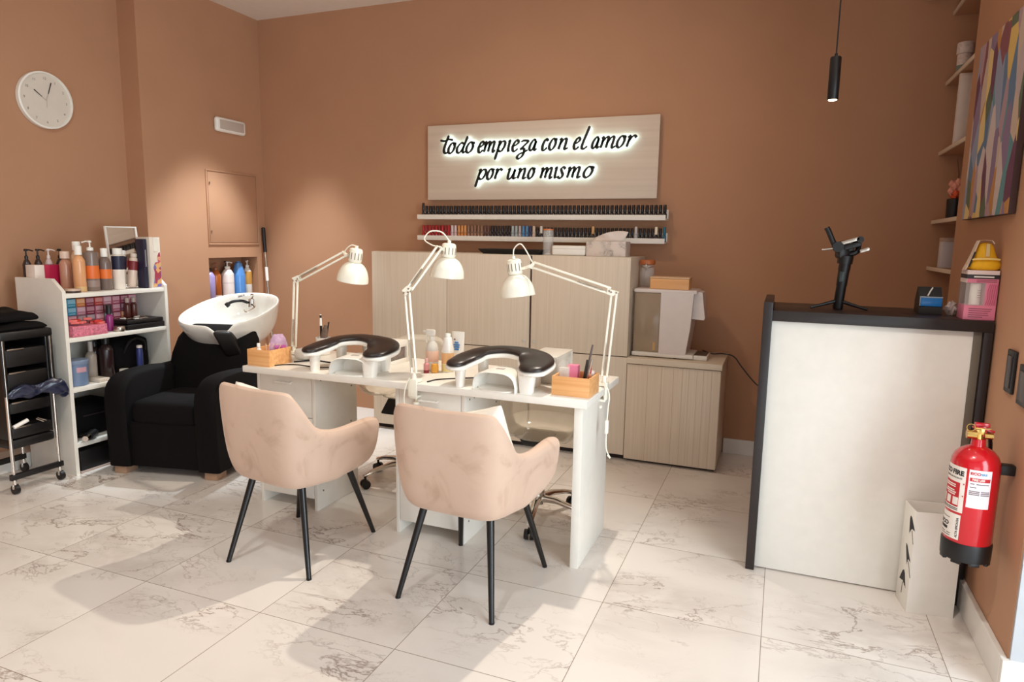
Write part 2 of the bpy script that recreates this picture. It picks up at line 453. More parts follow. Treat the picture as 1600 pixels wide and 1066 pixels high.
# painting
t = thing('painting', 'tall abstract canvas of pastel and dark facets hanging on the right wall', 'painting', (XR-.003, 3.335, 1.94))
bm = bm_new(); b3(bm, -.022, 0, -.345, .345, -.375, .375, .002); fin('canvas', bm, mat('canvas_edge', rgb(70, 44, 40), .7), t)
bm = bm_new(); b3(bm, -.0235, -.0215, -.343, .343, -.373, .373); fin('painted_face', bm, M_mosaic, t, flat=True)

# ---------------------------------------------------------------- alcove shelves
def alcove(z, label):
    bm = bm_new(); b3(bm, .822, 1.148, 3.94, YB-.002, z-.022, z, .002)
    o = one('alcove_shelf', bm, M_wall, label, 'shelf', group='shelves in the right alcove')
    bm = bm_new(); b3(bm, .813, .822, 3.94, YB-.002, z-.022, z, .002); fin('front_edge', bm, mat('pale_edging', rgb(226, 206, 184), .5), o)
    return o
alcove(2.79, 'tan alcove shelf cut by the photo top, highest of the right alcove')
alcove(2.40, 'tan alcove shelf carrying the two stacked tins')
alcove(2.00, 'tan alcove shelf carrying the leaning white board')
alcove(1.60, 'tan alcove shelf carrying the black pot with pink flowers')
alcove(1.325, 'lowest tan alcove shelf, carrying the pale box')
M_tin = mat('pale_print_tin', rgb(214, 196, 186), .5, var=.15, scale=60)
bm = bm_new(); lathe(bm, [(.034, 0), (.036, .005), (.036, .095), (.034, .10), (.001, .10)], 24)
o = one('tin', bm, M_tin, 'pale printed tin with a grey green base, lower of the two on the alcove shelf', 'tin', (.856, 4.58, 2.4005))
bm = bm_new(); lathe(bm, [(.0363, .001), (.0368, .004), (.0368, .04)], 24, cap=False); fin('base_band', bm, mat('green_grey_band', rgb(120, 130, 118), .5), o)
bm = bm_new(); lathe(bm, [(.040, 0), (.042, .003), (.042, .055), (.040, .06), (.001, .061)], 24)
o = one('tin', bm, M_tin, 'wider pale tin stacked on the other tin in the alcove', 'tin', (.856, 4.58, 2.501))
bm = bm_new(); b3(bm, -.036, .036, -.012, .012, 0, .365, .003)
o = one('leaning_board', bm, mat('off_white_board', rgb(226, 206, 190), .5), 'blank off white board standing upright on the alcove shelf', 'board', (.848, 4.42, 2.0005))
bm = bm_new(); b3(bm, -.031, .031, -.0135, -.012, .012, .353, .001); fin('face_panel', bm, mat('pale_board_face', rgb(232, 214, 200), .4), o)
t = thing('flower_pot', 'small black pot with orange and pink blooms on the alcove shelf', 'plant', (.862, 4.46, 1.6005))
bm = bm_new(); lathe(bm, [(.032, 0), (.038, .005), (.040, .105), (.036, .108), (.032, .10), (.001, .10)], 20); fin('pot', bm, M_black, t)
for k in range(11):
    a = k*2.4; r = .026*math.sqrt((k % 6)/6)
    bm = bm_new(); bmesh.ops.create_icosphere(bm, subdivisions=2, radius=.022)
    for v in bm.verts: v.co = v.co*(1+.18*math.sin(v.co.x*300+v.co.z*240)) + Vector((r*math.cos(a), r*math.sin(a), .115+.008*k))
    fin('bloom', bm, mat('orange_bloom', rgb(226, 96, 50), .7) if k < 4 else mat('pink_bloom', rgb(232, 160, 140), .7), t)
bm = bm_new(); tube(bm, [(0, 0, .12), (.005, 0, .24), (-.01, .01, .33)], .003, 6); fin('stem', bm, mat('dry_stem', rgb(110, 80, 60), .8), t)
bm = bm_new(); b3(bm, -.03, .03, -.04, .04, 0, .165, .003)
o = one('carton', bm, mat('pale_carton', rgb(206, 196, 196), .6), 'pale grey box standing on the lowest alcove shelf', 'box', (.853, 4.5, 1.3255))
bm = bm_new(); b3(bm, -.031, .031, -.041, .041, .145, .168, .002); fin('lid', bm, mat('carton_lid', rgb(190, 160, 140), .6), o)
# ---------------------------------------------------------------- sign with backlit lettering
SX0, SX1, SZ0, SZ1 = -2.604, -0.834, 1.740, 2.296
t = thing('wall_sign', 'pale wooden wall sign with backlit black lettering above the polish shelves', 'sign', ((SX0+SX1)/2, YB, SZ0))
sw = (SX1-SX0)/2
bm = bm_new(); b3(bm, -sw, sw, -.045, -.012, 0, SZ1-SZ0, .002); fin('board', bm, M_sign, t)
bm = bm_new(); b3(bm, -sw+.1, sw-.1, -.012, 0, .12, .16); b3(bm, -sw+.1, sw-.1, -.012, 0, .4, .44); fin('wall_batten', bm, M_white, t)
G = {
 't': [[(.62, 1.75), (.42, .9), (.36, .3), (.5, .04), (.75, .12)], [(-.05, 1.28), (.3, 1.2), (.62, 1.34), (1.0, 1.28)]],
 'o': [[(.80, .98), (.42, .95), (.12, .55), (.12, .16), (.38, 0), (.72, .2), (.9, .62), (.78, .95), (1.08, .86)]],
 'd': [[(.78, .86), (.45, .95), (.12, .55), (.12, .15), (.34, .02), (.62, .3), (.80, .8), (1.02, 1.6)], [(.80, .8), (.70, .3), (.78, .04), (.98, .12)]],
 'e': [[(.16, .48), (.55, .56), (.88, .78), (.74, .99), (.42, .9), (.12, .45), (.22, .06), (.52, 0), (.9, .22)]],
 'm': [[(.0, .84), (.12, .95), (.1, .5), (.03, .0)], [(.06, .40), (.26, .84), (.42, .97), (.47, .8), (.40, .0)], [(.43, .40), (.62, .84), (.78, .97), (.86, .82), (.80, .15), (.88, .0), (1.04, .16)]],
 'n': [[(.02, .86), (.22, .96), (.16, .5), (.06, .02)], [(.12, .42), (.42, .86), (.70, .95), (.72, .55), (.66, .1), (.78, .02), (1.0, .16)]],
 'p': [[(.16, .86), (.32, .95), (.22, .3), (.02, -.75)], [(.24, .45), (.5, .88), (.82, .93), (.9, .6), (.66, .1), (.38, .04), (.24, .2)]],
 'i': [[(.2, .85), (.55, .98), (.42, .4), (.5, .04), (.9, .12)]],
 'z': [[(.16, .82), (.45, .94), (.92, .86), (.6, .5), (.24, .16), (.55, .2), (.66, -.05), (.5, -.5), (.16, -.72), (-.02, -.55), (.2, -.28), (.7, -.12), (1.02, .1)]],
 'a': [[(.78, .9), (.45, .95), (.12, .5), (.12, .12), (.34, .02), (.62, .3), (.82, .92)], [(.82, .92), (.70, .3), (.78, .03), (1.04, .16)]],
 'c': [[(.86, .78), (.72, .98), (.4, .9), (.12, .45), (.18, .06), (.5, 0), (.92, .24)]],
 'l': [[(.84, 2.0), (.62, 1.3), (.36, .5), (.34, .08), (.6, 0), (.95, .22)]],
 'r': [[(.06, .86), (.3, .96), (.22, .5), (.12, .02)], [(.2, .42), (.45, .85), (.72, .98), (.92, .8)]],
 'u': [[(.06, .86), (.24, .95), (.16, .4), (.18, .06), (.38, .02), (.62, .42), (.76, .95)], [(.76, .95), (.68, .4), (.7, .04), (.98, .16)]],
 's': [[(.88, .84), (.62, 1.0), (.36, .84), (.5, .55), (.66, .3), (.5, .02), (.2, .02), (.02, .18)]],
}
LINE1 = [('t', -2.484, -2.38), ('o', -2.415, -2.352), ('d', -2.346, -2.261), ('o', -2.266, -2.199), ('e', -2.165, -2.116), ('m', -2.116, -2.022), ('p', -2.017, -1.941), ('i', -1.93, -1.903), ('e', -1.893, -1.839), ('z', -1.839, -1.765), ('a', -1.76, -1.697), ('c', -1.661, -1.615), ('o', -1.61, -1.553), ('n', -1.538, -1.462), ('e', -1.427, -1.378), ('l', -1.383, -1.319), ('a', -1.294, -1.236), ('m', -1.231, -1.125), ('o', -1.12, -1.059), ('r', -1.054, -0.979)]
LINE2 = [('p', -2.175, -2.091), ('o', -2.091, -2.036), ('r', -2.03, -1.965), ('u', -1.932, -1.846), ('n', -1.846, -1.772), ('o', -1.766, -1.714), ('m', -1.667, -1.574), ('i', -1.568, -1.538), ('s', -1.538, -1.477), ('m', -1.467, -1.366), ('o', -1.351, -1.277)]
M_halo = mat('halo_led', rgb(225, 250, 245), .5, emit=rgb(208, 248, 255), es=10.0)
def ribbon(bm, path, y0, y1, scale_w):
    P = smooth([(x, 0, z) for x, z in path], 7)
    R = []
    n = len(P)
    for i, p in enumerate(P):
        d = P[min(i+1, n-1)]-P[max(i-1, 0)]; d.normalize()
        nv = Vector((-d.z, 0, d.x))
        a = math.atan2(d.z, d.x)
        w = (.0036+.0058*abs(math.sin(a-math.radians(30))))*scale_w
        if i in (0, n-1): w *= .45
        R.append([p+nv*w+Vector((0, y0, 0)), p+nv*w+Vector((0, y1, 0)), p-nv*w+Vector((0, y1, 0)), p-nv*w+Vector((0, y0, 0))])
    rings(bm, R)
def lettering(line, zb, xh):
    for g, a, b in line:
        bm = bm_new(); bl = bm_new()
        for st in G[g]:
            pts = [(a+(b-a)*(.02+.96*x)+xh*.16*(z-.5)-t.location.x, zb-SZ0+xh*z) for x, z in st]
            ribbon(bm, pts, -.080, -.068, 1.12)
            ribbon(bl, pts, -.0678, -.0648, .85)
        o = fin('letter', bm, M_ink, t, flat=True)
        fin('glow_strip', bl, M_halo, o, flat=True)
lettering(LINE1, 2.083, .076); lettering(LINE2, 1.886, .074)

# ---------------------------------------------------------------- picture-ledge shelves with nail polish
def ledge(z, label):
    t = thing('picture_ledge', label, 'shelf', (-1.703, YB, z), group='nail polish wall shelves')
    bm = bm_new(); b3(bm, -.95, .95, -.115, 0, 0, .012, .001); fin('bottom_board', bm, M_white, t)
    bm = bm_new(); b3(bm, -.95, .95, -.127, -.115, 0, .036, .002); fin('front_lip', bm, M_white, t)
    bm = bm_new(); b3(bm, -.95, .95, -.012, 0, .012, .075, .001); fin('back_rail', bm, M_white, t)
ledge(1.59, 'upper white picture ledge packed with black nail polish bottles')
ledge(1.432, 'lower white picture ledge packed with multicoloured nail polish bottles')
_pol = {}
def polish(x, y, z, colr, capr, hb, hc, r, label, group):
    key = (colr, capr, hb, hc, r)
    if key not in _pol:
        bm = bm_new(); lathe(bm, [(r*.9, 0), (r, .002), (r, hb*.72), (r*.8, hb*.9), (r*.45, hb)], 10)
        o = one('nail_polish_bottle', bm, mat('polish_%d_%d_%d' % colr, rgb(*colr), .12, coat=.4), label, 'nail polish', (x, y, z), group=group)
        bm = bm_new(); lathe(bm, [(r*.80, hb), (r*.86, hb+.002), (r*.76, hb+hc-.002), (r*.68, hb+hc), (.0005, hb+hc)], 10)
        fin('cap', bm, mat('polcap_%d_%d_%d' % capr, rgb(*capr), .3), o)
        _pol[key] = o
    else: dup(_pol[key], (x, y, z), label=label, group=group)
BLK = (26, 18, 20)
for i in range(62):
    x = -2.63 + i*.0305
    r2 = random.uniform(-.004, .004)
    if i == 0: polish(x, 4.722+r2, 1.6025, (24, 18, 20), BLK, .052, .062, .0125, 'tallest black nail polish bottle, at the left end of the upper ledge', 'black polish on the upper ledge')
    else: polish(x, 4.722+r2, 1.6025, (30, 20, 24), BLK, .042, .05, .0146, 'black nail polish bottle in the packed row on the upper ledge', 'black polish on the upper ledge')
def lowlist():
    L = []
    red = [(176, 14, 24), (150, 10, 20)]
    for i in range(9): L.append((red[i % 2], red[i % 2], 'red nail polish bottle at the left end of the lower ledge', 'red polish'))
    for i in range(2): L.append(((222, 190, 190), (226, 200, 196), 'pale pink nail polish bottle right of the red ones', 'pale pink polish'))
    for i in range(3): L.append(((214, 132, 60), (222, 150, 84), 'orange nail polish bottle on the lower ledge', 'orange polish'))
    for i in range(5): L.append(((158, 112, 86), (146, 104, 80), 'tan brown nail polish bottle on the lower ledge', 'tan brown polish'))
    for i in range(2): L.append(((96, 58, 52), (104, 66, 58), 'dark brown nail polish bottle on the lower ledge', 'dark brown polish'))
    for i in range(6): L.append(((44, 24, 28), (38, 24, 26), 'blackish nail polish bottle between the brown and grey blue ones', 'blackish polish'))
    for i in range(2): L.append(((168, 176, 176), (176, 184, 184), 'pale grey blue nail polish bottle on the lower ledge', 'grey blue polish'))
    L.append(((196, 176, 172), (204, 186, 180), 'pinkish grey nail polish bottle among the blue ones', 'odd polish'))
    for i in range(2): L.append(((84, 138, 186), (92, 148, 196), 'sky blue nail polish bottle on the lower ledge', 'sky blue polish'))
    L.append(((50, 60, 100), (44, 52, 90), 'navy nail polish bottle beside the sky blue ones', 'odd polish'))
    L.append(((226, 196, 172), (230, 204, 180), 'beige nail polish bottle right of the navy one', 'odd polish'))
    L.append(((30, 20, 22), BLK, 'black nail polish bottle with black cap on the right half of the lower ledge', 'black polish on the lower ledge'))
    L.append(((34, 22, 24), (240, 228, 214), 'black nail polish bottle with white cap, just right of the beige one', 'odd polish'))
    while len(L) < 60: L.append(((30, 20, 22), BLK, 'black nail polish bottle with black cap on the right half of the lower ledge', 'black polish on the lower ledge'))
    L[49] = ((60, 40, 36), (240, 190, 130), 'dark nail polish bottle with orange cap on the lower ledge', 'odd polish')
    while len(L) < 68: L.append(L[-1])
    L[60] = ((206, 196, 196), (214, 206, 204), 'pale grey nail polish bottle near the right end of the lower ledge', 'odd polish')
    L[65] = ((34, 22, 24), (250, 236, 210), 'black nail polish bottle with cream cap near the right end of the lower ledge', 'odd polish')
    L[67] = ((30, 92, 116), (36, 104, 128), 'teal nail polish bottle at the right end of the lower ledge', 'odd polish')
    return L
low = lowlist()
for i, (c, k, lab, grp) in enumerate(low):
    h = (.05, .052) if i < 32 or k != BLK else (.042, .05)
    polish(-2.63+i*(1.865/67), 4.722+random.uniform(-.004, .004), 1.4445, c, k, h[0], h[1], .0126, lab, grp)

# ---------------------------------------------------------------- cabinets
t = thing('tall_cabinet', 'tall cream cabinet with wide panel doors behind the manicure desk', 'cabinet', (-1.868, 4.308, 0))
W = .968
bm = bm_new(); b3(bm, -W, W, .02, .478, .05, 1.345, .002); fin('carcass', bm, M_cabt, t)
bm = bm_new(); b3(bm, -W+.01, W-.01, .05, .46, 0, .05); fin('plinth', bm, mat('dark_plinth', rgb(50, 34, 26), .7), t)
sx = [-W, -.345, .291, W]
for k in range(3):
    g0, g1 = (0, .0018, .0075)[k], (.0018, .0075, 0)[k]
    bm = bm_new(); b3(bm, sx[k]+g0, sx[k+1]-g1, 0, .019, .7032, 1.343, .001); d = fin('door', bm, M_cab, t)
    bm = bm_new(); b3(bm, sx[k]+g0, sx[k+1]-g1, 0, .019, .04, .6968, .001); fin('lower_door', bm, M_cab, t)
bm = bm_new(); b3(bm, -W+.002, W-.002, .0192, .0198, .05, 1.34); fin('gap_shade_strip', bm, mat('gap_shade_brown', rgb(70, 46, 34), .7), t)  # dark sheet behind the doors, paints the shade in their gaps
for xk in (.255, .327):
    bm = bm_new(); cyl(bm, (xk, 0, .76), (xk, -.012, .76), .008, seg=12); lathe(bm, [(.008, 0), (.012, .006), (.001, .009)], 12, Matrix.Translation((xk, -.012, .76)) @ Matrix.Rotation(PI/2, 4, 'X')); fin('knob', bm, M_glass2, t)

t = thing('low_cabinet', 'low cream cabinet with grooved front right of the tall cabinet', 'cabinet', (-.602, 4.308, 0))
bm = bm_new(); b3(bm, -.296, .294, .02, .478, .02, .662, .002); fin('carcass', bm, M_cabt, t)
bm = bm_new(); b3(bm, -.294, .292, .0192, .0198, .6, .662); fin('worktop_gap_shade', bm, mat('gap_shade_brown', rgb(70, 46, 34), .7), t)  # dark strip painting the line of shade under the worktop
bm = bm_new(); b3(bm, -.294, .292, 0, .019, .02, .657, .001); fin('front_panel', bm, M_cab, t)
bm = bm_new()
for xk in (-.16, -.07, .005, .06, .10, .15, .19, .24): b3(bm, xk-.0012, xk+.0012, -.0008, .002, .024, .65)
fin('groove', bm, mat('groove_line', rgb(196, 176, 150), .6), t, flat=True)
bm = bm_new(); b3(bm, -.296, .30, -.012, .478, .662, .70, .003); fin('worktop', bm, M_cabt, t)
bm = bm_new(); b3(bm, -.28, .28, .04, .46, 0, .02); fin('plinth', bm, mat('dark_plinth', rgb(50, 34, 26), .7), t)

# ---------------------------------------------------------------- reception counter
t = thing('reception_counter', 'reception counter with white front panel in a dark frame by the right wall', 'counter', (.355, 3.055, 0))
bm = bm_new(); b3(bm, -.418, -.381, -.012, .46, 0, 1.20, .002); fin('side_panel', bm, M_darkw, t)
bm = bm_new(); b3(bm, -.381, .362, .022, .04, .006, 1.12, .001); fin('front_panel', bm, M_white, t)
bm = bm_new(); b3(bm, .350, .378, .016, .022, .006, 1.12, .001); fin('edge_strip', bm, mat('olive_grey_edge', rgb(104, 92, 78), .5), t)
bm = bm_new(); b3(bm, -.381, .41, 0, .46, 1.12, 1.165, .002); fin('top_board', bm, M_darkw, t)
bm = bm_new(); b3(bm, .380, .41, 0, .46, 0, 1.12, .002); fin('side_panel', bm, M_darkw, t)

# ---------------------------------------------------------------- manicure desk
TX0, TX1, TY0, TY1, TZ = -2.585, -.728, 2.708, 3.31, .77
t = thing('manicure_desk', 'long white two-place manicure desk with two pedestals', 'desk', (-1.656, 3.0, 0))
def L_(x0, x1, y0, y1, z0, z1, b=.002):
    bm = bm_new(); b3(bm, x0+1.656, x1+1.656, y0-3.0, y1-3.0, z0, z1, b); return bm
fin('tabletop', L_(TX0, TX1, TY0, TY1, TZ-.033, TZ, .003), M_white, t)
fin('end_panel', L_(-.790, -.752, 2.735, 3.20, 0, TZ-.033), M_white, t)
def pedestal(x0, x1, y0, y1):
    fin('pedestal_side', L_(x0, x0+.02, y0, y1, 0, TZ-.033), M_white, t)
    fin('pedestal_side', L_(x1-.02, x1, y0, y1, 0, TZ-.033), M_white, t)
    fin('pedestal_back', L_(x0+.02, x1-.02, y1-.02, y1, .06, TZ-.033), M_white, t)
    fin('pedestal_base', L_(x0+.02, x1-.02, y0+.02, y1-.02, .06, .08), M_white, t)
    zz = [.065, .285, .505, .735]
    for k in range(3):
        d = fin('drawer', L_(x0+.022, x1-.022, y0-.001, y0+.017, zz[k], zz[k+1]-.004), M_white, t)
        bm = bm_new(); cx = (x0+x1)/2+1.656; cyl(bm, (cx-.05, y0-3.02, zz[k+1]-.05), (cx+.05, y0-3.02, zz[k+1]-.05), .005, seg=10)
        for q in (-.045, .045): cyl(bm, (cx+q, y0-3.02, zz[k+1]-.05), (cx+q, y0-3.0, zz[k+1]-.05), .004, seg=8)
        fin('drawer_handle', bm, M_plas, d)
    for (sy, sz) in ((y0+.05, .70), (y0+.05, .10), (y1-.06, .42), (y1-.05, .62), (y0+.1, .70)):
        bm = bm_new(); cyl(bm, (x1+1.656-.001, sy-3.0, sz), (x1+1.656+.0015, sy-3.0, sz), .005, seg=10); fin('screw_cap', bm, mat('grey_screw', rgb(120, 108, 100), .4), t)
pedestal(-2.575, -2.20, 2.80, 3.17)
pedestal(-1.69, -1.318, 2.752, 3.17)
# ---------------------------------------------------------------- velvet tub chairs
def tub_chair(loc, rz, feet, label):
    t = thing('tub_chair', label, 'chair', loc, rz, 'blush velvet tub chairs')
    half = [(0, -.282, .808), (.15, -.280, .812), (.222, -.258, .804), (.252, -.222, .758), (.266, -.178, .692), (.271, -.135, .645), (.279, -.07, .624), (.289, .0, .622), (.297, .08, .628), (.303, .15, .632), (.304, .19, .626)]
    hs = smooth(half, 4)
    full = [Vector((-p.x, p.y, p.z)) for p in reversed(hs[1:])] + hs
    n = len(full)
    R = []
    for i, p in enumerate(full):
        d = full[min(i+1, n-1)]-full[max(i-1, 0)]; d.z = 0; d.normalize()
        out = Vector((d.y, -d.x, 0))         # outward in plan
        zt = p.z; P = Vector((p.x, p.y, 0))
        arm = min(1, max(0, (p.y+.20)/.34)); fr = min(1, max(0, (p.y+.02)/.20))
        th = .045+.022*arm
        k1 = .81+.10*arm; k2 = .905+.075*arm; lift = .06*fr
        def q(s, off, z, dy=0): return Vector((P.x*s, P.y*s+dy, z)) - out*off
        sl = -.012*fr
        R.append([q(.48, 0, .362, sl*2), q(k1-.07, 0, .366+lift*.5, sl*1.5), q(k1+.03, 0, .392+lift, sl), q(k2, 0, .455+lift*.8, sl*.6), q((k2+1)/2, 0, .54+lift*.3, sl*.2), q(1, 0, zt-.035), q(1, .008, zt-.008), q(1, th*.5, zt), q(1, th-.008, zt-.008), q(1, th, zt-.035), q(k2+.03, th, .55), q(k2, th, .475+lift*.4), q(k1-.02, th+.01, .44+lift*.6), q(.48, .02, .40, sl*2)])
    # round the arm ends
    def shrink(ring, s, dy):
        c = sum(ring, Vector())/len(ring)
        return [Vector((c.x+(v.x-c.x)*s, v.y+dy, c.z+(v.z-c.z)*(1-(1-s)*.30))) for v in ring]
    a, b = R[0], R[-1]
    R = [shrink(a, .5, .024), shrink(a, .86, .018)] + R + [shrink(b, .86, .018), shrink(b, .5, .024)]
    bm = bm_new(); rings(bm, R); fin('shell', bm, M_velvet, t, subd=1)
    bm = bm_new()
    box(bm, (0, -.010, .430), (.40, .40, .12), .045, seg=3, taper=(.84, .84)); fin('seat', bm, M_velvet, t, subd=1)
    bm = bm_new(); b3(bm, -.125, .125, -.125, .125, .352, .376, .006); fin('seat_frame', bm, M_legm, t)
    Ri = Matrix.Rotation(-rz, 4, 'Z')
    for (sx_, sy_), (wx, wy) in zip(((-1, -1), (1, -1), (1, 1), (-1, 1)), feet):
        f = Ri @ (Vector((wx, wy, 0))-Vector(loc))
        bm = bm_new(); cyl(bm, (sx_*.125+f.x*.10, sy_*.125+f.y*.06, .392), (f.x, f.y, .004), .0165, .0105, 14)
        lathe(bm, [(.0112, 0), (.0112, .006), (.001, .007)], 12, at(f.x, f.y, 0))
        fin('leg', bm, M_legm, t)
    return t
tub_chair((-2.005, 2.443, 0), math.radians(-9), ((-2.206, 2.180), (-1.776, 2.189), (-1.794, 2.704), (-2.247, 2.70)), 'blush velvet tub chair with black legs at the left desk place, before the left pedestal')
tub_chair((-1.132, 2.463, 0), math.radians(-4), ((-1.355, 2.213), (-.931, 2.189), (-.894, 2.699), (-1.332, 2.744)), 'blush velvet tub chair with black legs at the right desk place, nearest the end panel')

def cushion(loc, rot, label, s=.4):
    bm = bm_new()
    N = 14; R = []
    top = {}; bot = {}
    for i in range(N+1):
        for j in range(N+1):
            u, v = i/N*2-1, j/N*2-1
            h = .068*max(0, (1-u**4))**.6*max(0, (1-v**4))**.6
            pin = 1-.07*(1-abs(u))*(abs(v) > .99)-.07*(1-abs(v))*(abs(u) > .99)
            pinx = 1-.08*(1-v*v); piny = 1-.08*(1-u*u)
            w = .005*math.sin(9*u+4*v)*h/.07
            top[i, j] = bm.verts.new((u*s/2*pinx, v*s/2*piny, h+w))
            bot[i, j] = top[i, j] if i in (0, N) or j in (0, N) else bm.verts.new((u*s/2*pinx, v*s/2*piny, -h+w))
    for i in range(N):
        for j in range(N):
            bm.faces.new((top[i, j], top[i+1, j], top[i+1, j+1], top[i, j+1]))
            bm.faces.new((bot[i, j], bot[i, j+1], bot[i+1, j+1], bot[i+1, j]))
    o = one('cushion', bm, M_pillow, label, 'cushion', loc, subd=1, group='white scatter cushions on the tub chairs')
    o.rotation_euler = rot
    return o
cushion((-2.115, 2.350, .598), (math.radians(105), math.radians(13), 0), 'white square cushion against the back of the left tub chair', .36)
cushion((-1.086, 2.372, .618), (math.radians(104), math.radians(-14), 0), 'white square cushion propped in the right tub chair, one corner poking up', .355)

# ---------------------------------------------------------------- rolling stools behind the desk
def stool(loc, rz, label, arms, up):
    t = thing('rolling_chair', label, 'chair', loc, rz, 'clear shell rolling chairs')
    # clear bucket shell
    half = [(0, -.21, .80), (.12, -.20, .79), (.20, -.14, .74), (.235, -.03, .66), (.24, .10, .60), (.225, .19, .53)]
    hs = smooth(half, 4); full = [Vector((-p.x, p.y, p.z)) for p in reversed(hs[1:])]+hs
    R = []
    for i, p in enumerate(full):
        P = Vector((p.x, p.y, 0))
        R.append([Vector((P.x*.3, P.y*.3, .455)), Vector((P.x*.7, P.y*.7, .45)), Vector((P.x*.9, P.y*.9, .48)), Vector((P.x, P.y, p.z)),
                  Vector((P.x*.97, P.y*.97, p.z)), Vector((P.x*.87, P.y*.87, .487)), Vector((P.x*.68, P.y*.68, .458)), Vector((P.x*.3, P.y*.3, .462))])
    bm = bm_new(); rings(bm, R)
    lathe(bm, [(.15, .452), (.15, .460)], 24)
    bmesh.ops.translate(bm, verts=bm.verts[:], vec=(0, 0, up))
    fin('shell', bm, M_shell, t, subd=1)
    z0 = .405+up*.3; h = .043+up*.7
    bm = bm_new(); b3(bm, -.11, .11, -.12, .12, z0, z0+h, .012)
    for v in bm.verts:
        k = (v.co.z-z0)/h
        if up: v.co.x *= 1-.35*k; v.co.y *= 1-.3*k
        else: v.co.x *= .55+.2*k; v.co.y *= .6+.2*k
    fin('tilt_mechanism', bm, M_black, t)
    bm = bm_new(); cyl(bm, (0, 0, .16), (0, 0, .30), .027, seg=16); cyl(bm, (0, 0, .30), (0, 0, z0+.005), .015, seg=12); fin('gas_lift', bm, M_black, t)
    bm = bm_new(); lathe(bm, [(.03, .085), (.036, .09), (.036, .14), (.03, .165), (.001, .165)], 20); fin('hub', bm, M_chrome, t)
    for k in range(5):
        a = arms + k*2*PI/5
        d = Vector((math.cos(a), math.sin(a), 0)); n = Vector((-d.y, d.x, 0))
        R = []
        for s, z, w, h in ((.02, .115, .024, .020), (.10, .118, .02, .016), (.20, .100, .017, .012), (.265, .078, .015, .011), (.275, .074, .008, .006)):
            c = d*s+Vector((0, 0, z))
            R.append([c+n*w*math.cos(q)+Vector((0, 0, h*math.sin(q))) for q in [2*PI*j/10 for j in range(10)]])
        bm = bm_new(); rings(bm, R); arm = fin('base_arm', bm, M_chrome, t)
        c = d*.262
        bm = bm_new()
        for s in (-1, 1): cyl(bm, c+n*(.006*s)+Vector((0, 0, .0265)), c+n*(.024*s)+Vector((0, 0, .0265)), .0265, .0245, 18)
        cyl(bm, c+Vector((0, 0, .03)), c+Vector((0, 0, .07)), .007, seg=8)
        fin('caster', bm, M_black, arm)
    return t
stool((-1.10, 3.19, 0), PI, 'clear shell rolling chair on a chrome star base behind the right half of the desk', math.radians(-80)+PI, 0.0)
stool((-2.012, 3.40, 0), PI, 'clear shell rolling chair with black tilt box behind the middle pedestal of the desk', math.radians(-125)+PI, .075)
# ---------------------------------------------------------------- hair washing armchair with ceramic basin
t = thing('washing_chair', 'black upholstered hair washing armchair with a white ceramic basin behind its back', 'washing chair', (-3.42, 3.16, 0), math.radians(12))
def soft(name, c, s, bev, parent=None, subd=1, rot=None, m=None, taper=None):
    bm = bm_new(); box(bm, c, s, bev, rot=rot, seg=3, taper=taper); return fin(name, bm, m or M_blackf, parent or t, subd=subd)
bm = bm_new(); b3(bm, -.345, .345, -.30, .40, .045, .33, .02); fin('base', bm, M_blackf, t)
soft('seat', (0, -.075, .385), (.44, .48, .15), .05)
for s in (-1, 1):
    # arm with a rolled top: profile in (y,z) swept across x
    prof = [(-.325, .05), (-.335, .30), (-.335, .50), (-.30, .575), (-.22, .612), (-.05, .618), (.15, .60), (.36, .58), (.42, .40), (.42, .05)]
    pr = smooth([(0, y, z) for y, z in prof], 3)
    R = []
    for x, k in ((.225, .90), (.24, .97), (.27, 1), (.33, 1), (.355, .97), (.365, .90)):
        R.append([Vector((s*x, p.y*(1-(1-k)*.35), .05+(p.z-.05)*(1-(1-k)*.5))) for p in pr])
    bm = bm_new(); rings(bm, R); fin('armrest', bm, M_blackf, t)
R = []
for y, z, w, h in ((.16, .40, .30, .07), (.20, .52, .31, .085), (.25, .66, .305, .095), (.29, .76, .285, .085), (.315, .815, .25, .06), (.33, .845, .20, .028)):
    R.append([Vector((w*math.copysign(abs(math.cos(a))**.6, math.cos(a)), y+h*math.copysign(abs(math.sin(a))**.8, math.sin(a)), z)) for a in [2*PI*i/28 for i in range(28)]])
bm = bm_new(); rings(bm, R); fin('backrest', bm, M_blackf, t)
for x in (-.30, .30):
    for y in (-.26, .34):
        bm = bm_new(); b3(bm, x-.04, x+.04, y-.05, y+.05, 0, .045, .003); fin('foot', bm, mat('pale_wood_foot', rgb(176, 140, 112), .5, var=.1), t)
bm = bm_new(); cyl(bm, (0, .50, .33), (0, .46, .74), .06, .05, 20); b3(bm, -.08, .08, .38, .58, .05, .35, .01); fin('basin_pillar', bm, M_black, t)
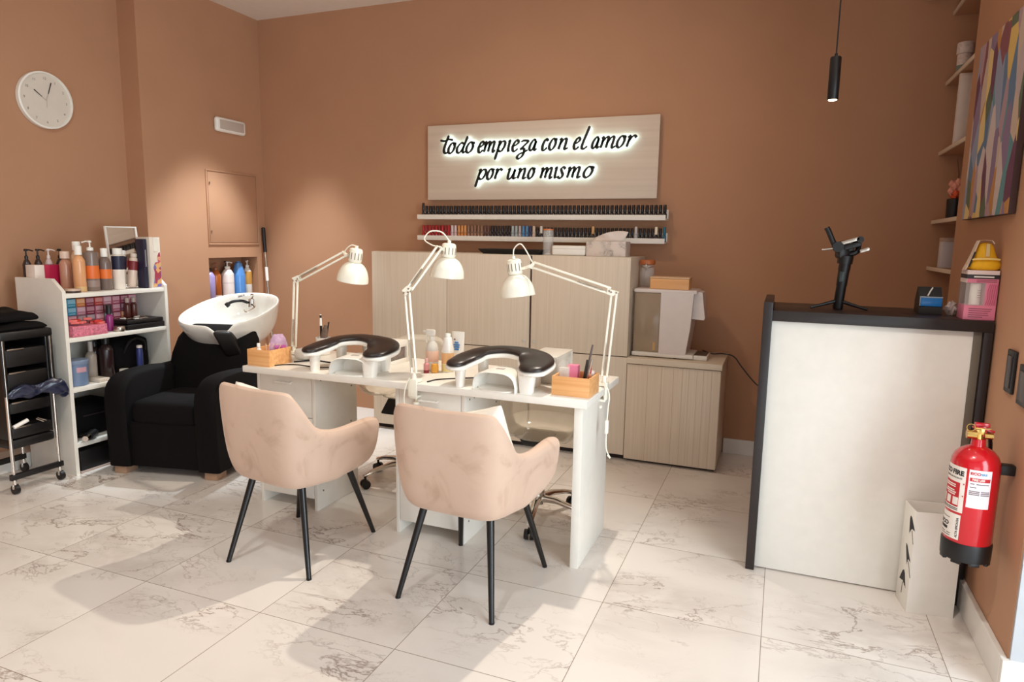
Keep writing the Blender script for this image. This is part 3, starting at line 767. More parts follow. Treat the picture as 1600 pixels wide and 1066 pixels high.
# basin
BC = Vector((.0, .44, 0))
def rimz(y): return .945+.24*y
def ring(fx, fy, off, dz, drop):
    out = []
    for i in range(48):
        a = 2*PI*i/48
        c, s = math.cos(a), math.sin(a)
        x = .295*fx*math.copysign(abs(c)**.85, c); y = .345*fy*math.copysign(abs(s)**.85, s)+off
        nz = -.062*math.exp(-((a-1.5*PI-.40)/.19)**4)*drop
        out.append(BC+Vector((x, y, rimz(y)+dz+nz)))
    return out
R = [ring(.24, .26, .11, -.300, 0), ring(.54, .54, .10, -.275, 0), ring(.80, .77, .065, -.205, .1), ring(.94, .92, .025, -.105, .5), ring(.985, .985, 0, -.03, 1), ring(1, 1, 0, -.008, 1),
     ring(.985, .985, 0, .004, 1), ring(.95, .955, 0, 0, 1), ring(.91, .92, 0, -.03, .9), ring(.80, .80, .03, -.11, .4), ring(.56, .56, .08, -.20, 0), ring(.2, .22, .11, -.24, 0)]
bm = bm_new(); rings(bm, R); basin = fin('basin', bm, M_ceram, t, subd=1)
bm = bm_new(); b3(bm, -.056, .056, -.03, .075, -.20, -.030, .018, seg=3)
for v in bm.verts: v.co += Vector((-.40*(v.co.z+.03), -.30*(v.co.z+.03), 0))
MN = Matrix.Translation(BC+Vector((0, 0, rimz(-.33)-.005))) @ Matrix.Rotation(.40, 4, 'Z') @ at(0, -.345, 0)
for v in bm.verts: v.co = MN @ v.co
fin('neck_rest', bm, M_black, basin)
bm = bm_new(); q = BC+Vector((.03, .22, rimz(.22)-.06))
lathe(bm, [(.03, 0), (.026, .03), (.022, .055), (.001, .06)], 18, Matrix.Translation(q))
tube(bm, [q+Vector((0, 0, .05)), q+Vector((.02, -.01, .085)), q+Vector((-.02, -.05, .085)), q+Vector((-.06, -.07, .075))], .006, 8, 4)
fin('mixer_tap', bm, M_chrome, basin)
bm = bm_new(); tube(bm, [q+Vector((-.01, -.03, .03)), q+Vector((-.04, -.06, .045)), q+Vector((-.09, -.10, .04)), q+Vector((-.125, -.12, .012))], lambda s: .010+.007*(s > .8), 10, 5)
fin('hand_shower', bm, M_black, basin)
bm = bm_new(); tube(bm, [q+Vector((.01, -.02, .02)), q+Vector((.05, -.05, 0)), q+Vector((.02, -.1, -.03)), q+Vector((-.02, -.07, -.02))], .006, 8, 5); fin('hose', bm, M_chrome, basin)

# ---------------------------------------------------------------- bottles
def bottle(name, label, cat, loc, r, h, colr, neck=.35, shoulder=.84, cap=None, capr=None, caph=.03, pump=None, pdir=0, bands=(), rough=.3, group=None, sx=1, sy=1, alpha=1.0, rz=0):
    mname = 'bottle_%d_%d_%d_%d' % (colr+(int(alpha*10),))
    bm = bm_new(); lathe(bm, [(r*.92, 0), (r, .004), (r, h*shoulder*.96), (r*.96, h*shoulder), (r*(neck+.22), h*.955), (r*neck, h*.975), (r*neck, h)], 24, sx=sx, sy=sy)
    o = one(name, bm, mat(mname, rgb(*colr), rough, coat=.2, alpha=alpha), label, cat, loc, rz, group)
    for (z0, z1, c) in bands:
        bm = bm_new(); lathe(bm, [(r*1.004, h*z0), (r*1.008, h*z0+.001), (r*1.008, h*z1-.001), (r*1.004, h*z1)], 24, cap=False, sx=sx, sy=sy)
        fin('label_band', bm, mat('band_%d_%d_%d' % c, rgb(*c), .45), o)
    if cap:
        cr = (capr or r*.5)
        bm = bm_new(); lathe(bm, [(cr, h*.985), (cr, h+caph-.003), (cr*.9, h+caph), (.001, h+caph)], 20); fin('cap', bm, mat('cap_%d_%d_%d' % cap, rgb(*cap), .4), o)
    if pump:
        bm = bm_new(); lathe(bm, [(r*.45, h*.985), (r*.45, h+.014), (.006, h+.018), (.0045, h+.022), (.0045, h+.045)], 16)
        M = at(0, 0, h+.045)
        lathe(bm, [(.010, 0), (.011, .002), (.011, .009), (.008, .012), (.001, .012)], 14, M)
        tube(bm, [(0, 0, h+.051), (.02*math.cos(pdir), .02*math.sin(pdir), h+.052), (.042*math.cos(pdir), .042*math.sin(pdir), h+.045)], .0042, 8)
        fin('pump', bm, mat('cap_%d_%d_%d' % pump, rgb(*pump), .4), o)
    return o
WH = (244, 238, 228)
NX = -4.315
bottle('shampoo_bottle', 'lavender shampoo bottle with black cap, leftmost in the wall niche', 'bottle', (NX, 4.205, NZ0), .042, .255, (176, 160, 214), cap=(30, 24, 26), capr=.018, caph=.022)
bottle('shampoo_bottle', 'amber brown shampoo bottle with pale base band in the wall niche', 'bottle', (NX-.02, 4.292, NZ0), .040, .262, (178, 92, 34), bands=((.08, .2, (226, 206, 190)),), pump=(150, 90, 60), pdir=-1.2)
bottle('shampoo_bottle', 'broad white pump bottle in the middle of the wall niche', 'bottle', (NX+.005, 4.395, NZ0), .05, .27, (240, 224, 216), bands=((.55, .56, (190, 170, 170)),), pump=WH, pdir=.3)
bottle('shampoo_bottle', 'sky blue shampoo bottle with tapering neck in the wall niche', 'bottle', (NX, 4.525, NZ0), .054, .325, (84, 140, 206), neck=.3, shoulder=.66)
bottle('shampoo_bottle', 'white pump bottle with gold upper label, rightmost in the wall niche', 'bottle', (NX-.005, 4.632, NZ0), .036, .275, (244, 236, 226), bands=((.46, .86, (206, 150, 70)),), pump=WH, pdir=-1.0)
bottle('pump_bottle', 'dark pump bottle behind the white and blue ones in the wall niche', 'bottle', (-4.392, 4.462, NZ0), .032, .27, (60, 44, 40), pump=(40, 30, 30), pdir=.5)

# ---------------------------------------------------------------- shelf unit on the left
t = thing('shelf_unit', 'white open shelf unit with sloped side panels full of hair products', 'shelf unit', (-3.85, 2.66, 0))
SP = [(-.40, 0), (0, 0), (0, 1.104), (-.085, 1.175), (-.40, 1.175)]
MSP = Matrix(((1, 0, 0, 0), (0, 0, 1, 0), (0, 1, 0, 0), (0, 0, 0, 1)))
for y0 in (0, .70):
    bm = bm_new(); prism(bm, SP, y0, y0+.022, MSP); fin('side_panel', bm, M_white, t)
for z in (1.076, .815, .514, .177):
    bm = bm_new(); b3(bm, -.38, -.002, .022, .70, z-.013, z+.013, .001); fin('shelf_board', bm, M_white, t)
bm = bm_new(); b3(bm, -.40, -.385, .022, .70, .05, 1.10); fin('back_panel', bm, M_white, t)

TZ1 = 1.0895
# top shelf goods
t = thing('product_box', 'white and magenta product box at the left end of the shelf unit top', 'box', (-4.145, 2.727, TZ1))
bm = bm_new(); b3(bm, -.04, .04, .015, .20, 0, .158, .002); fin('carton', bm, mat('magenta_card', rgb(176, 22, 64), .4, var=.05), t)
bm = bm_new(); b3(bm, -.041, .041, -.042, .015, 0, .159, .002); fin('white_sleeve', bm, mat('white_card', rgb(232, 216, 204), .5), t)
for k, (y, pc, lab) in enumerate(((2.632, (26, 20, 22), 'small dark bottle with black pump, first behind the magenta box'), (2.70, (26, 20, 22), 'small dark bottle with black pump, second behind the magenta box'),
                        (2.765, (230, 214, 206), 'small bottle with white pump behind the magenta box'), (2.835, (26, 20, 22), 'small dark bottle with black pump behind the right end of the magenta box'))):
    bottle('pump_bottle', lab, 'bottle', (-4.212, y+.08, TZ1), .022, .195, (48, 34, 34) if k != 2 else (214, 190, 184), pump=pc, pdir=.4 if k != 3 else 2.8)
bottle('pump_bottle', 'small black capped bottle between the magenta box and the tan bottles', 'bottle', (-4.09, 2.965, TZ1), .024, .19, (40, 28, 30), cap=(26, 20, 22), capr=.014, caph=.03)
TAN = (222, 160, 112)
bottle('lotion_bottle', 'tan lotion bottle with white cap in front of the grey pump bottle', 'bottle', (-3.94, 2.84, TZ1), .034, .225, TAN, cap=WH, capr=.02, caph=.05, bands=((.02, .14, (214, 176, 120)),))
bottle('lotion_bottle', 'pale tan bottle with square white cap, tallest of the tan ones', 'bottle', (-4.035, 2.90, TZ1), .034, .25, (226, 186, 150), cap=WH, capr=.022, caph=.05)
bottle('lotion_bottle', 'pinkish brown bottle with pale cap behind the tan lotion bottle', 'bottle', (-4.06, 2.84, TZ1), .032, .20, (190, 134, 108), cap=(226, 196, 176), capr=.026, caph=.04)
bottle('shampoo_bottle', 'large grey pump bottle with an orange label on the shelf unit top', 'bottle', (-3.95, 2.925, TZ1), .042, .25, (128, 108, 98), neck=.4, shoulder=.94, bands=((.30, .62, (226, 110, 44)), (.1, .26, (150, 128, 118))), pump=WH, pdir=-2.4)
bottle('spray_bottle', 'grey bottle with orange band and white trigger top beside the grey pump bottle', 'bottle', (-3.95, 3.015, TZ1), .036, .21, (120, 100, 92), neck=.4, bands=((.34, .62, (230, 116, 46)),), cap=WH, capr=.02, caph=.05)
bottle('lotion_bottle', 'white bottle with navy top band standing before the mirror', 'bottle', (-3.94, 3.10, TZ1), .036, .225, (238, 224, 210), neck=.6, bands=((.56, .94, (34, 34, 58)),), cap=WH, capr=.028, caph=.035)
o = bottle('lotion_bottle', 'navy topped white bottle leaning before the mirror', 'bottle', (-4.02, 3.165, TZ1+.006), .034, .215, (230, 214, 198), neck=.6, bands=((.54, .94, (38, 34, 52)),), cap=WH, capr=.024, caph=.025)
o.rotation_euler = (math.radians(-7), 0, 0)
o = bottle('lotion_bottle', 'pale bottle with dark red label leaning against the mirror', 'bottle', (-3.96, 3.205, TZ1+.006), .028, .20, (226, 200, 182), neck=.6, bands=((.55, .85, (130, 40, 44)),), cap=(228, 206, 190), capr=.02, caph=.02)
o.rotation_euler = (math.radians(-8), 0, 0)
bm = bm_new(); lathe(bm, [(.04, 0), (.042, .003), (.042, .018), (.04, .021), (.001, .021)], 24)
o = one('round_tin', bm, mat('dark_tin', rgb(70, 50, 46), .4), 'small flat round tin at the front left of the shelf unit top', 'tin', (-3.905, 2.765, TZ1))
bm = bm_new(); lathe(bm, [(.0425, .012), (.043, .014), (.043, .024), (.001, .025)], 24); fin('lid', bm, mat('pale_tin_lid', rgb(206, 176, 156), .4), o)
t = thing('table_mirror', 'rectangular white framed mirror leaning on the wall above the shelf unit', 'mirror', (-4.14, 3.325, TZ1+.002))
RM = Matrix.Rotation(math.radians(-6), 4, 'Y')
bm = bm_new(); w, h = .118, .40
for a in ((-w, -w+.009, 0, h), (w-.009, w, 0, h), (-w+.009, w-.009, 0, .009), (-w+.009, w-.009, h-.009, h)): b3(bm, -.008, .008, a[0], a[1], a[2], a[3], .001)
for v in bm.verts: v.co = RM @ v.co
fin('frame', bm, M_plas, t)
bm = bm_new(); b3(bm, -.004, .002, -w+.008, w-.008, .008, h-.008)
for v in bm.verts: v.co = RM @ v.co
fin('glass', bm, mat('mirror_glass', rgb(226, 220, 214), .03, metal=1.0), t)
t = thing('binder', 'navy binder standing between the mirror and the floral box', 'binder', (-3.915, 3.256, TZ1))
bm = bm_new(); b3(bm, -.035, .035, -.013, .013, 0, .32, .003); fin('cover', bm, mat('navy_cover', rgb(36, 34, 56), .5), t)
bm = bm_new(); b3(bm, .0345, .036, -.004, .004, .14, .25); fin('spine_lettering', bm, mat('grey_print', rgb(150, 144, 150), .5), t)
t = thing('floral_box', 'tall white box with a floral print at the right end of the shelf unit top', 'box', (-3.925, 3.318, TZ1))
bm = bm_new(); b3(bm, -.06, .06, -.041, .040, 0, .332, .002); fin('carton', bm, mat('cream_card', rgb(226, 210, 194), .5), t)
# printed bouquet on the front: an irregular flat patch
bm = bm_new(); poly = [(-.030, .004), (.036, .004), (.038, .20), (.034, .235), (.024, .228), (.012, .20), (.018, .17), (-.006, .165), (-.020, .135), (-.012, .10), (-.018, .05)]
prism(bm, poly, .06, .0612, Matrix(((0, 0, 1, 0), (1, 0, 0, 0), (0, 1, 0, 0), (0, 0, 0, 1)))); fin('floral_print', bm, M_floral, t, flat=True)
bm = bm_new(); b3(bm, .06, .0612, -.012, .018, .24, .33); fin('pale_stripe', bm, mat('pale_stripe', rgb(240, 230, 214), .5), t)

# second shelf: rows of small colour boxes
Z2 = .8285
pal = [(186, 96, 116), (206, 140, 154), (150, 60, 78), (214, 120, 70), (120, 66, 78), (196, 70, 60), (130, 150, 158), (206, 120, 140), (150, 110, 120)]
proto = {}
rr = random.Random(3)
cols = 10
for r in range(4):
    for c in range(cols):
        k = rr.randrange(len(pal))
        colr = pal[k]
        if c == 2 and r in (2, 3): colr = (70, 160, 190)
        if c == 3 and r == 3: colr = (222, 130, 60)
        nm = {(70, 160, 190): 'turquoise', (222, 130, 60): 'bright orange'}.get(colr) or ['rose', 'pale pink', 'wine red', 'orange', 'plum', 'red', 'grey', 'pink', 'mauve'][k]
        loc = (-4.135, 2.735+c*.0605, Z2+r*.0525)
        lab = nm + ' hair colour box in the stacked wall of boxes on the second shelf'
        if colr in proto: o = dup(proto[colr], loc, label=lab, group=nm+' hair colour boxes')
        else:
            bm = bm_new(); b3(bm, -.08, .08, -.0285, .0285, 0, .0515, .002)
            o = one('hair_colour_box', bm, mat('dye_%d_%d_%d' % colr, rgb(*colr), .45, var=.08, scale=50), lab, 'hair dye box', loc, group=nm+' hair colour boxes')
            lc = tuple(min(255, int(v*.6+110)) for v in colr)
            bm = bm_new(); b3(bm, .0802, .0812, -.024, .024, .022, .047); b3(bm, .0802, .0812, -.02, .02, .008, .013)
            fin('label_patch', bm, mat('dyel_%d_%d_%d' % lc, rgb(*lc), .5), o)
            proto[colr] = o
t = thing('pink_tray', 'pink patterned box at the front of the second shelf holding pink and red bits', 'box', (-3.93, 2.825, Z2))
bm = bm_new(); b3(bm, -.07, .07, -.11, .11, 0, .062, .003); fin('body', bm, mat('pink_print', rgb(216, 120, 140), .5, var=.35, scale=70), t)
for k in range(12):
    bm = bm_new(); x, y = rr.uniform(-.05, .05), rr.uniform(-.10, .095)
    box(bm, (x, y, .068+.012*(k % 3)), (.03, .045, .014), .004, rot=rr.uniform(0, 3))
    fin('sponge', bm, mat('coral_foam', rgb(232, 116, 108), .7) if k % 4 else mat('red_foam', rgb(206, 50, 44), .7), t)
bottle('spray_can', 'purple bottle with tall black top on the second shelf', 'bottle', (-3.95, 3.02, Z2), .023, .11, (150, 50, 116), cap=(28, 20, 24), capr=.017, caph=.055)
bm = bm_new(); lathe(bm, [(.032, 0), (.034, .003), (.034, .028), (.031, .032), (.001, .032)], 24)
one('round_tin', bm, M_steel, 'small silver tin at the front edge of the second shelf', 'tin', (-3.885, 3.035, Z2))
t = thing('black_case', 'flat black case with scattered clips on top, second shelf right end', 'case', (-3.94, 3.215, Z2))
bm = bm_new(); b3(bm, -.08, .08, -.14, .14, 0, .034, .004); fin('body', bm, M_black, t)
bm = bm_new(); b3(bm, -.075, .075, -.135, .135, .037, .062, .004); fin('lid', bm, M_black, t)
for k in range(9):
    bm = bm_new(); box(bm, (rr.uniform(-.05, .06), rr.uniform(-.11, .12), .067), (.014, .04, .008), .002, rot=rr.uniform(0, 3)); fin('clip', bm, M_steel if k % 3 else M_paper, t)
for k, y in enumerate((3.215, 3.262)):
    bottle('lotion_bottle', ('small brown glass bottle, left of two over the black case', 'small brown glass bottle, right of two over the black case')[k], 'bottle', (-4.026 if k else -4.028, y, Z2+.0625), .02, .10, (96, 44, 36), cap=(206, 180, 166), capr=.013, caph=.03)

# third shelf
Z3 = .5275
t = thing('powder_tub', 'grey blue round tub with lid at the left of the third shelf', 'tub', (-3.935, 2.765, Z3))
bm = bm_new(); lathe(bm, [(.058, 0), (.062, .004), (.068, .135), (.001, .135)], 32); fin('tub', bm, mat('tub_blue', rgb(112, 130, 160), .4), t)
bm = bm_new(); lathe(bm, [(.07, .130), (.072, .133), (.072, .154), (.069, .157), (.001, .157)], 32); fin('lid', bm, mat('tub_lid', rgb(128, 142, 168), .35), t)
bm = bm_new(); R = []
for a in [-.55+i*.11 for i in range(9)]:
    R.append([Vector((.0665*math.cos(a)*1.01, .0665*math.sin(a)*1.01, z)) for z in (.085, .115)])
rings(bm, R, closed=False, cap=False); fin('emblem', bm, mat('tub_print', rgb(200, 150, 160), .5), t, flat=True)
bm = bm_new(); b3(bm, -.02, .02, -.035, .035, 0, .26, .01)
o = one('hair_brush', bm, M_black, 'black paddle brush leaning behind the grey blue tub', 'brush', (-4.06, 2.79, Z3)); o.rotation_euler = (0, 0, .3)
bottle('spray_bottle', 'clear spray bottle beside the grey blue tub on the third shelf', 'bottle', (-4.02, 2.93, Z3), .032, .18, (206, 190, 176), alpha=.6, cap=(200, 186, 176), capr=.014, caph=.06)
bottle('lotion_bottle', 'dark brown bottle with narrow black top on the third shelf', 'bottle', (-3.985, 3.008, Z3), .042, .22, (44, 24, 24), cap=(24, 18, 18), capr=.022, caph=.05)
bottle('lotion_bottle', 'short dark bottle next to the clear spray bottle', 'bottle', (-4.06, 2.985, Z3), .032, .20, (50, 28, 28), cap=(24, 18, 18), capr=.018, caph=.03)
bottle('spray_can', 'slim blue can with white top before the black bag', 'can', (-3.93, 3.205, Z3), .020, .17, (54, 62, 120), neck=.7, cap=(220, 208, 200), capr=.018, caph=.014)
bm = bm_new(); lathe(bm, [(.026, 0), (.028, .003), (.028, .03), (.001, .03)], 20)
o = one('cream_jar', bm, mat('jar_dark', rgb(60, 40, 40), .4), 'small jar with white lid on the third shelf near the black armrest', 'jar', (-3.91, 3.07, Z3)); bm = bm_new(); lathe(bm, [(.0285, .031), (.029, .033), (.029, .048), (.001, .049)], 20); fin('lid', bm, M_plas, o)
bm = bm_new(); b3(bm, -.05, .05, -.035, .035, 0, .022, .003)
one('cream_box', bm, mat('cream_card', rgb(226, 210, 194), .5), 'low cream box on the third shelf beside the grey blue tub', 'box', (-3.92, 2.90, Z3))
bm = bm_new(); box(bm, (0, 0, .12), (.22, .30, .24), .06, seg=3)
for v in bm.verts: v.co += Vector((.01*math.sin(v.co.y*40), .008*math.sin(v.co.z*60), .012*math.sin(v.co.y*33+v.co.x*20)*(v.co.z > .1)))
t2 = one('black_bag', bm, M_blackf, 'bulky black bag filling the right end of the third shelf', 'bag', (-4.09, 3.208, Z3), subd=1)
bm = bm_new(); tube(bm, [(.11, -.08, .14), (.13, -.06, .2), (.12, 0, .225), (.13, .06, .2), (.11, .08, .14)], .008, 8, 4); fin('handle', bm, M_black, t2)

# bottom shelves
Z4 = .1905
bm = bm_new(); box(bm, (0, 0, .10), (.26, .30, .20), .03, seg=3)
o = one('black_bag', bm, M_blackf, 'boxy black bag on the fourth shelf beside the washing chair', 'bag', (-4.068, 2.89, Z4)); bm = bm_new(); b3(bm, .131, .134, -.10, .10, .13, .137, .001); fin('zip', bm, mat('dark_zip', rgb(70, 56, 56), .4, metal=.5), o)
t = thing('hair_dryer', 'hair dryer with shiny nozzle at the edge of the fourth shelf', 'hair dryer', (-3.862, 2.775, Z4+.0005), .6)
bm = bm_new(); cyl(bm, (0, -.045, .028), (0, .05, .028), .024, .028, 18); fin('body', bm, M_black, t)
bm = bm_new(); cyl(bm, (0, -.085, .028), (0, -.045, .028), .017, .023, 18); fin('nozzle', bm, M_chrome, t)
bm = bm_new(); cyl(bm, (.005, .03, .03), (-.085, .045, .02), .013, .012, 12); fin('handle', bm, M_black, t)
t = thing('black_box', 'flat black box on the floor under the lowest shelf of the unit', 'box', (-4.0, 2.84, 0))
bm = bm_new(); b3(bm, -.14, .14, -.14, .12, .012, .135, .004); fin('body', bm, M_black, t)
bm = bm_new(); b3(bm, -.145, .145, -.145, .125, 0, .012, .002); fin('rim', bm, mat('pale_rim', rgb(190, 164, 150), .5), t)

# ---------------------------------------------------------------- salon trolley
t = thing('salon_trolley', 'black salon trolley on casters with chrome posts at the left edge of the photo', 'trolley', (-4.04, 2.45, 0))
posts = [(.165, -.125), (.165, .13), (-.165, .135), (-.165, -.125)]
for x, y in posts:
    bm = bm_new(); cyl(bm, (x, y, .068), (x, y, .87), .009, seg=12); po = fin('post', bm, M_chrome, t)
    bm = bm_new(); cyl(bm, (x, y, .05), (x, y, .075), .012, seg=12); b3(bm, x-.004, x+.012, y-.014, y+.014, .028, .056, .003); fin('caster_fork', bm, M_chrome, po)
    bm = bm_new(); cyl(bm, (x+.005, y-.011, .027), (x+.005, y+.011, .027), .027, seg=20); fin('caster_wheel', bm, M_black, po)
for z in (.095,):
    for x in (.165, -.165):
        bm = bm_new(); b3(bm, x-.012, x+.012, -.145, .15, z-.016, z+.016, .004); fin('lower_rail', bm, M_black, t)
bm = bm_new(); b3(bm, -.158, -.151, -.118, .122, .30, .86, .002); fin('back_panel', bm, M_black, t)
for y in (-.122, .116):
    bm = bm_new(); b3(bm, -.15, .15, y, y+.005, .30, .86, .002); fin('side_panel', bm, M_black, t)
bm = bm_new(); b3(bm, -.175, .178, -.14, .147, .855, .905, .012); fin('top_tray', bm, M_black, t)
for y in (.118, -.138):
    bm = bm_new(); b3(bm, .157, .173, y, y+.025, .55, .86, .002); fin('corner_cover', bm, M_black, t)
for k, z in enumerate((.705, .575, .445, .305)):
    bm = bm_new(); b3(bm, -.15, .158, -.108, .112, z, z+.10 if k < 2 else z+.065, .008); d = fin('tray', bm, M_black, t)
    bm = bm_new(); b3(bm, .158, .166, -.10, -.01, z+.094 if k < 2 else z+.058, z+.102 if k < 2 else z+.066, .002); fin('tray_edge', bm, M_steel, d)
bm = bm_new(); b3(bm, -.15, .158, -.12, .125, .245, .30, .015); fin('bottom_tray', bm, M_black, t)
def towel(loc, s, h, seed, label, m, group=None, rz=0):
    bm = bm_new(); N = 16; R2 = random.Random(seed); ph = [R2.uniform(0, 6) for _ in range(4)]
    top = [[None]*(N+1) for _ in range(N+1)]; bot = [[None]*(N+1) for _ in range(N+1)]
    for i in range(N+1):
        for j in range(N+1):
            u, v = i/N*2-1, j/N*2-1
            e = max(0, 1-abs(u)**6)*max(0, 1-abs(v)**6)
            z = h*(.35+.65*e**.35)*(1+.16*math.sin(3*u+ph[0])*math.cos(2.4*v+ph[1])+.1*math.sin(6*v+ph[2]+2*u))
            top[i][j] = bm.verts.new((u*s[0]/2, v*s[1]/2, z)); bot[i][j] = bm.verts.new((u*s[0]/2*.97, v*s[1]/2*.97, 0))
    for i in range(N):
        for j in range(N):
            bm.faces.new((top[i][j], top[i+1][j], top[i+1][j+1], top[i][j+1])); bm.faces.new((bot[i][j], bot[i][j+1], bot[i+1][j+1], bot[i+1][j]))
    for i in range(N):
        for a, b in (((i, 0), (i+1, 0)), ((i+1, N), (i, N)), ((0, i+1), (0, i)), ((N, i), (N, i+1))):
            bm.faces.new((top[a[0]][a[1]], bot[a[0]][a[1]], bot[b[0]][b[1]], top[b[0]][b[1]]))
    return one('folded_towel', bm, m, label, 'towel', loc, rz, group, subd=1)
towel((-4.05, 2.45, .906), (.34, .28), .035, 2, 'black folded towel, lower of the two on the salon trolley', M_blackf, 'black towels on the trolley')
towel((-4.06, 2.44, .950), (.30, .25), .055, 5, 'black folded towel on top of the other towel on the salon trolley', M_blackf, 'black towels on the trolley')
M_nylon = mat('navy_nylon', rgb(34, 38, 62), .3, var=.3, scale=40, coat=.3)
bm = bm_new()
R = []
cr = random.Random(11)
cape = smooth([(.168, -.125, .545), (.172, -.10, .560), (.176, -.05, .572), (.178, .0, .562), (.176, .03, .556), (.186, .075, .572), (.192, .13, .566), (.19, .175, .548), (.18, .20, .525), (.176, .205, .515)], 3)
crad = [v.x for v in smooth([(q, 0, 0) for q in (.006, .022, .034, .036, .027, .030, .046, .048, .03, .006)], 3)]
ph = [cr.uniform(0, 6) for _ in range(6)]
for k, (p, r) in enumerate(zip(cape, crad)):
    row = []
    for i in range(28):
        a = 2*PI*i/28
        f = 1+.20*math.sin(3*a+ph[0]+k*.5)+.14*math.sin(5*a+ph[1]-k*.9)+.10*math.sin(8*a+k*1.7)+cr.uniform(-.06, .06)
        row.append(Vector((p.x+r*.6*math.cos(a)*f, p.y+.004*math.sin(3*a+k), p.z+r*math.sin(a)*f)))
    R.append(row)
rings(bm, R)
one('nylon_cape', bm, M_nylon, 'crumpled navy nylon cape hanging from the salon trolley drawer', 'cape', (-4.04, 2.45, 0), subd=1)
for k, (a, b, r, m, lab) in enumerate(((( .168, -.105, .375), (.172, -.03, .40), .011, M_plas, 'white roller tube lying in the open trolley tray'),)):
    bm = bm_new(); cyl(bm, a, b, r, seg=14); o = one('roller_tube', bm, m, lab, 'roller', (-4.04, 2.45, 0))
t = thing('hair_clip', 'grey metal hair clip in the open trolley tray beside the white roller', 'clip', (-3.865, 2.46, .372))
bm = bm_new(); cyl(bm, (0, .01, .03), (0, .06, .004), .004, seg=8); fin('arm', bm, M_steel, t)
bm = bm_new(); cyl(bm, (.006, .0, .028), (.006, .04, .002), .004, seg=8); fin('arm', bm, M_steel, t)
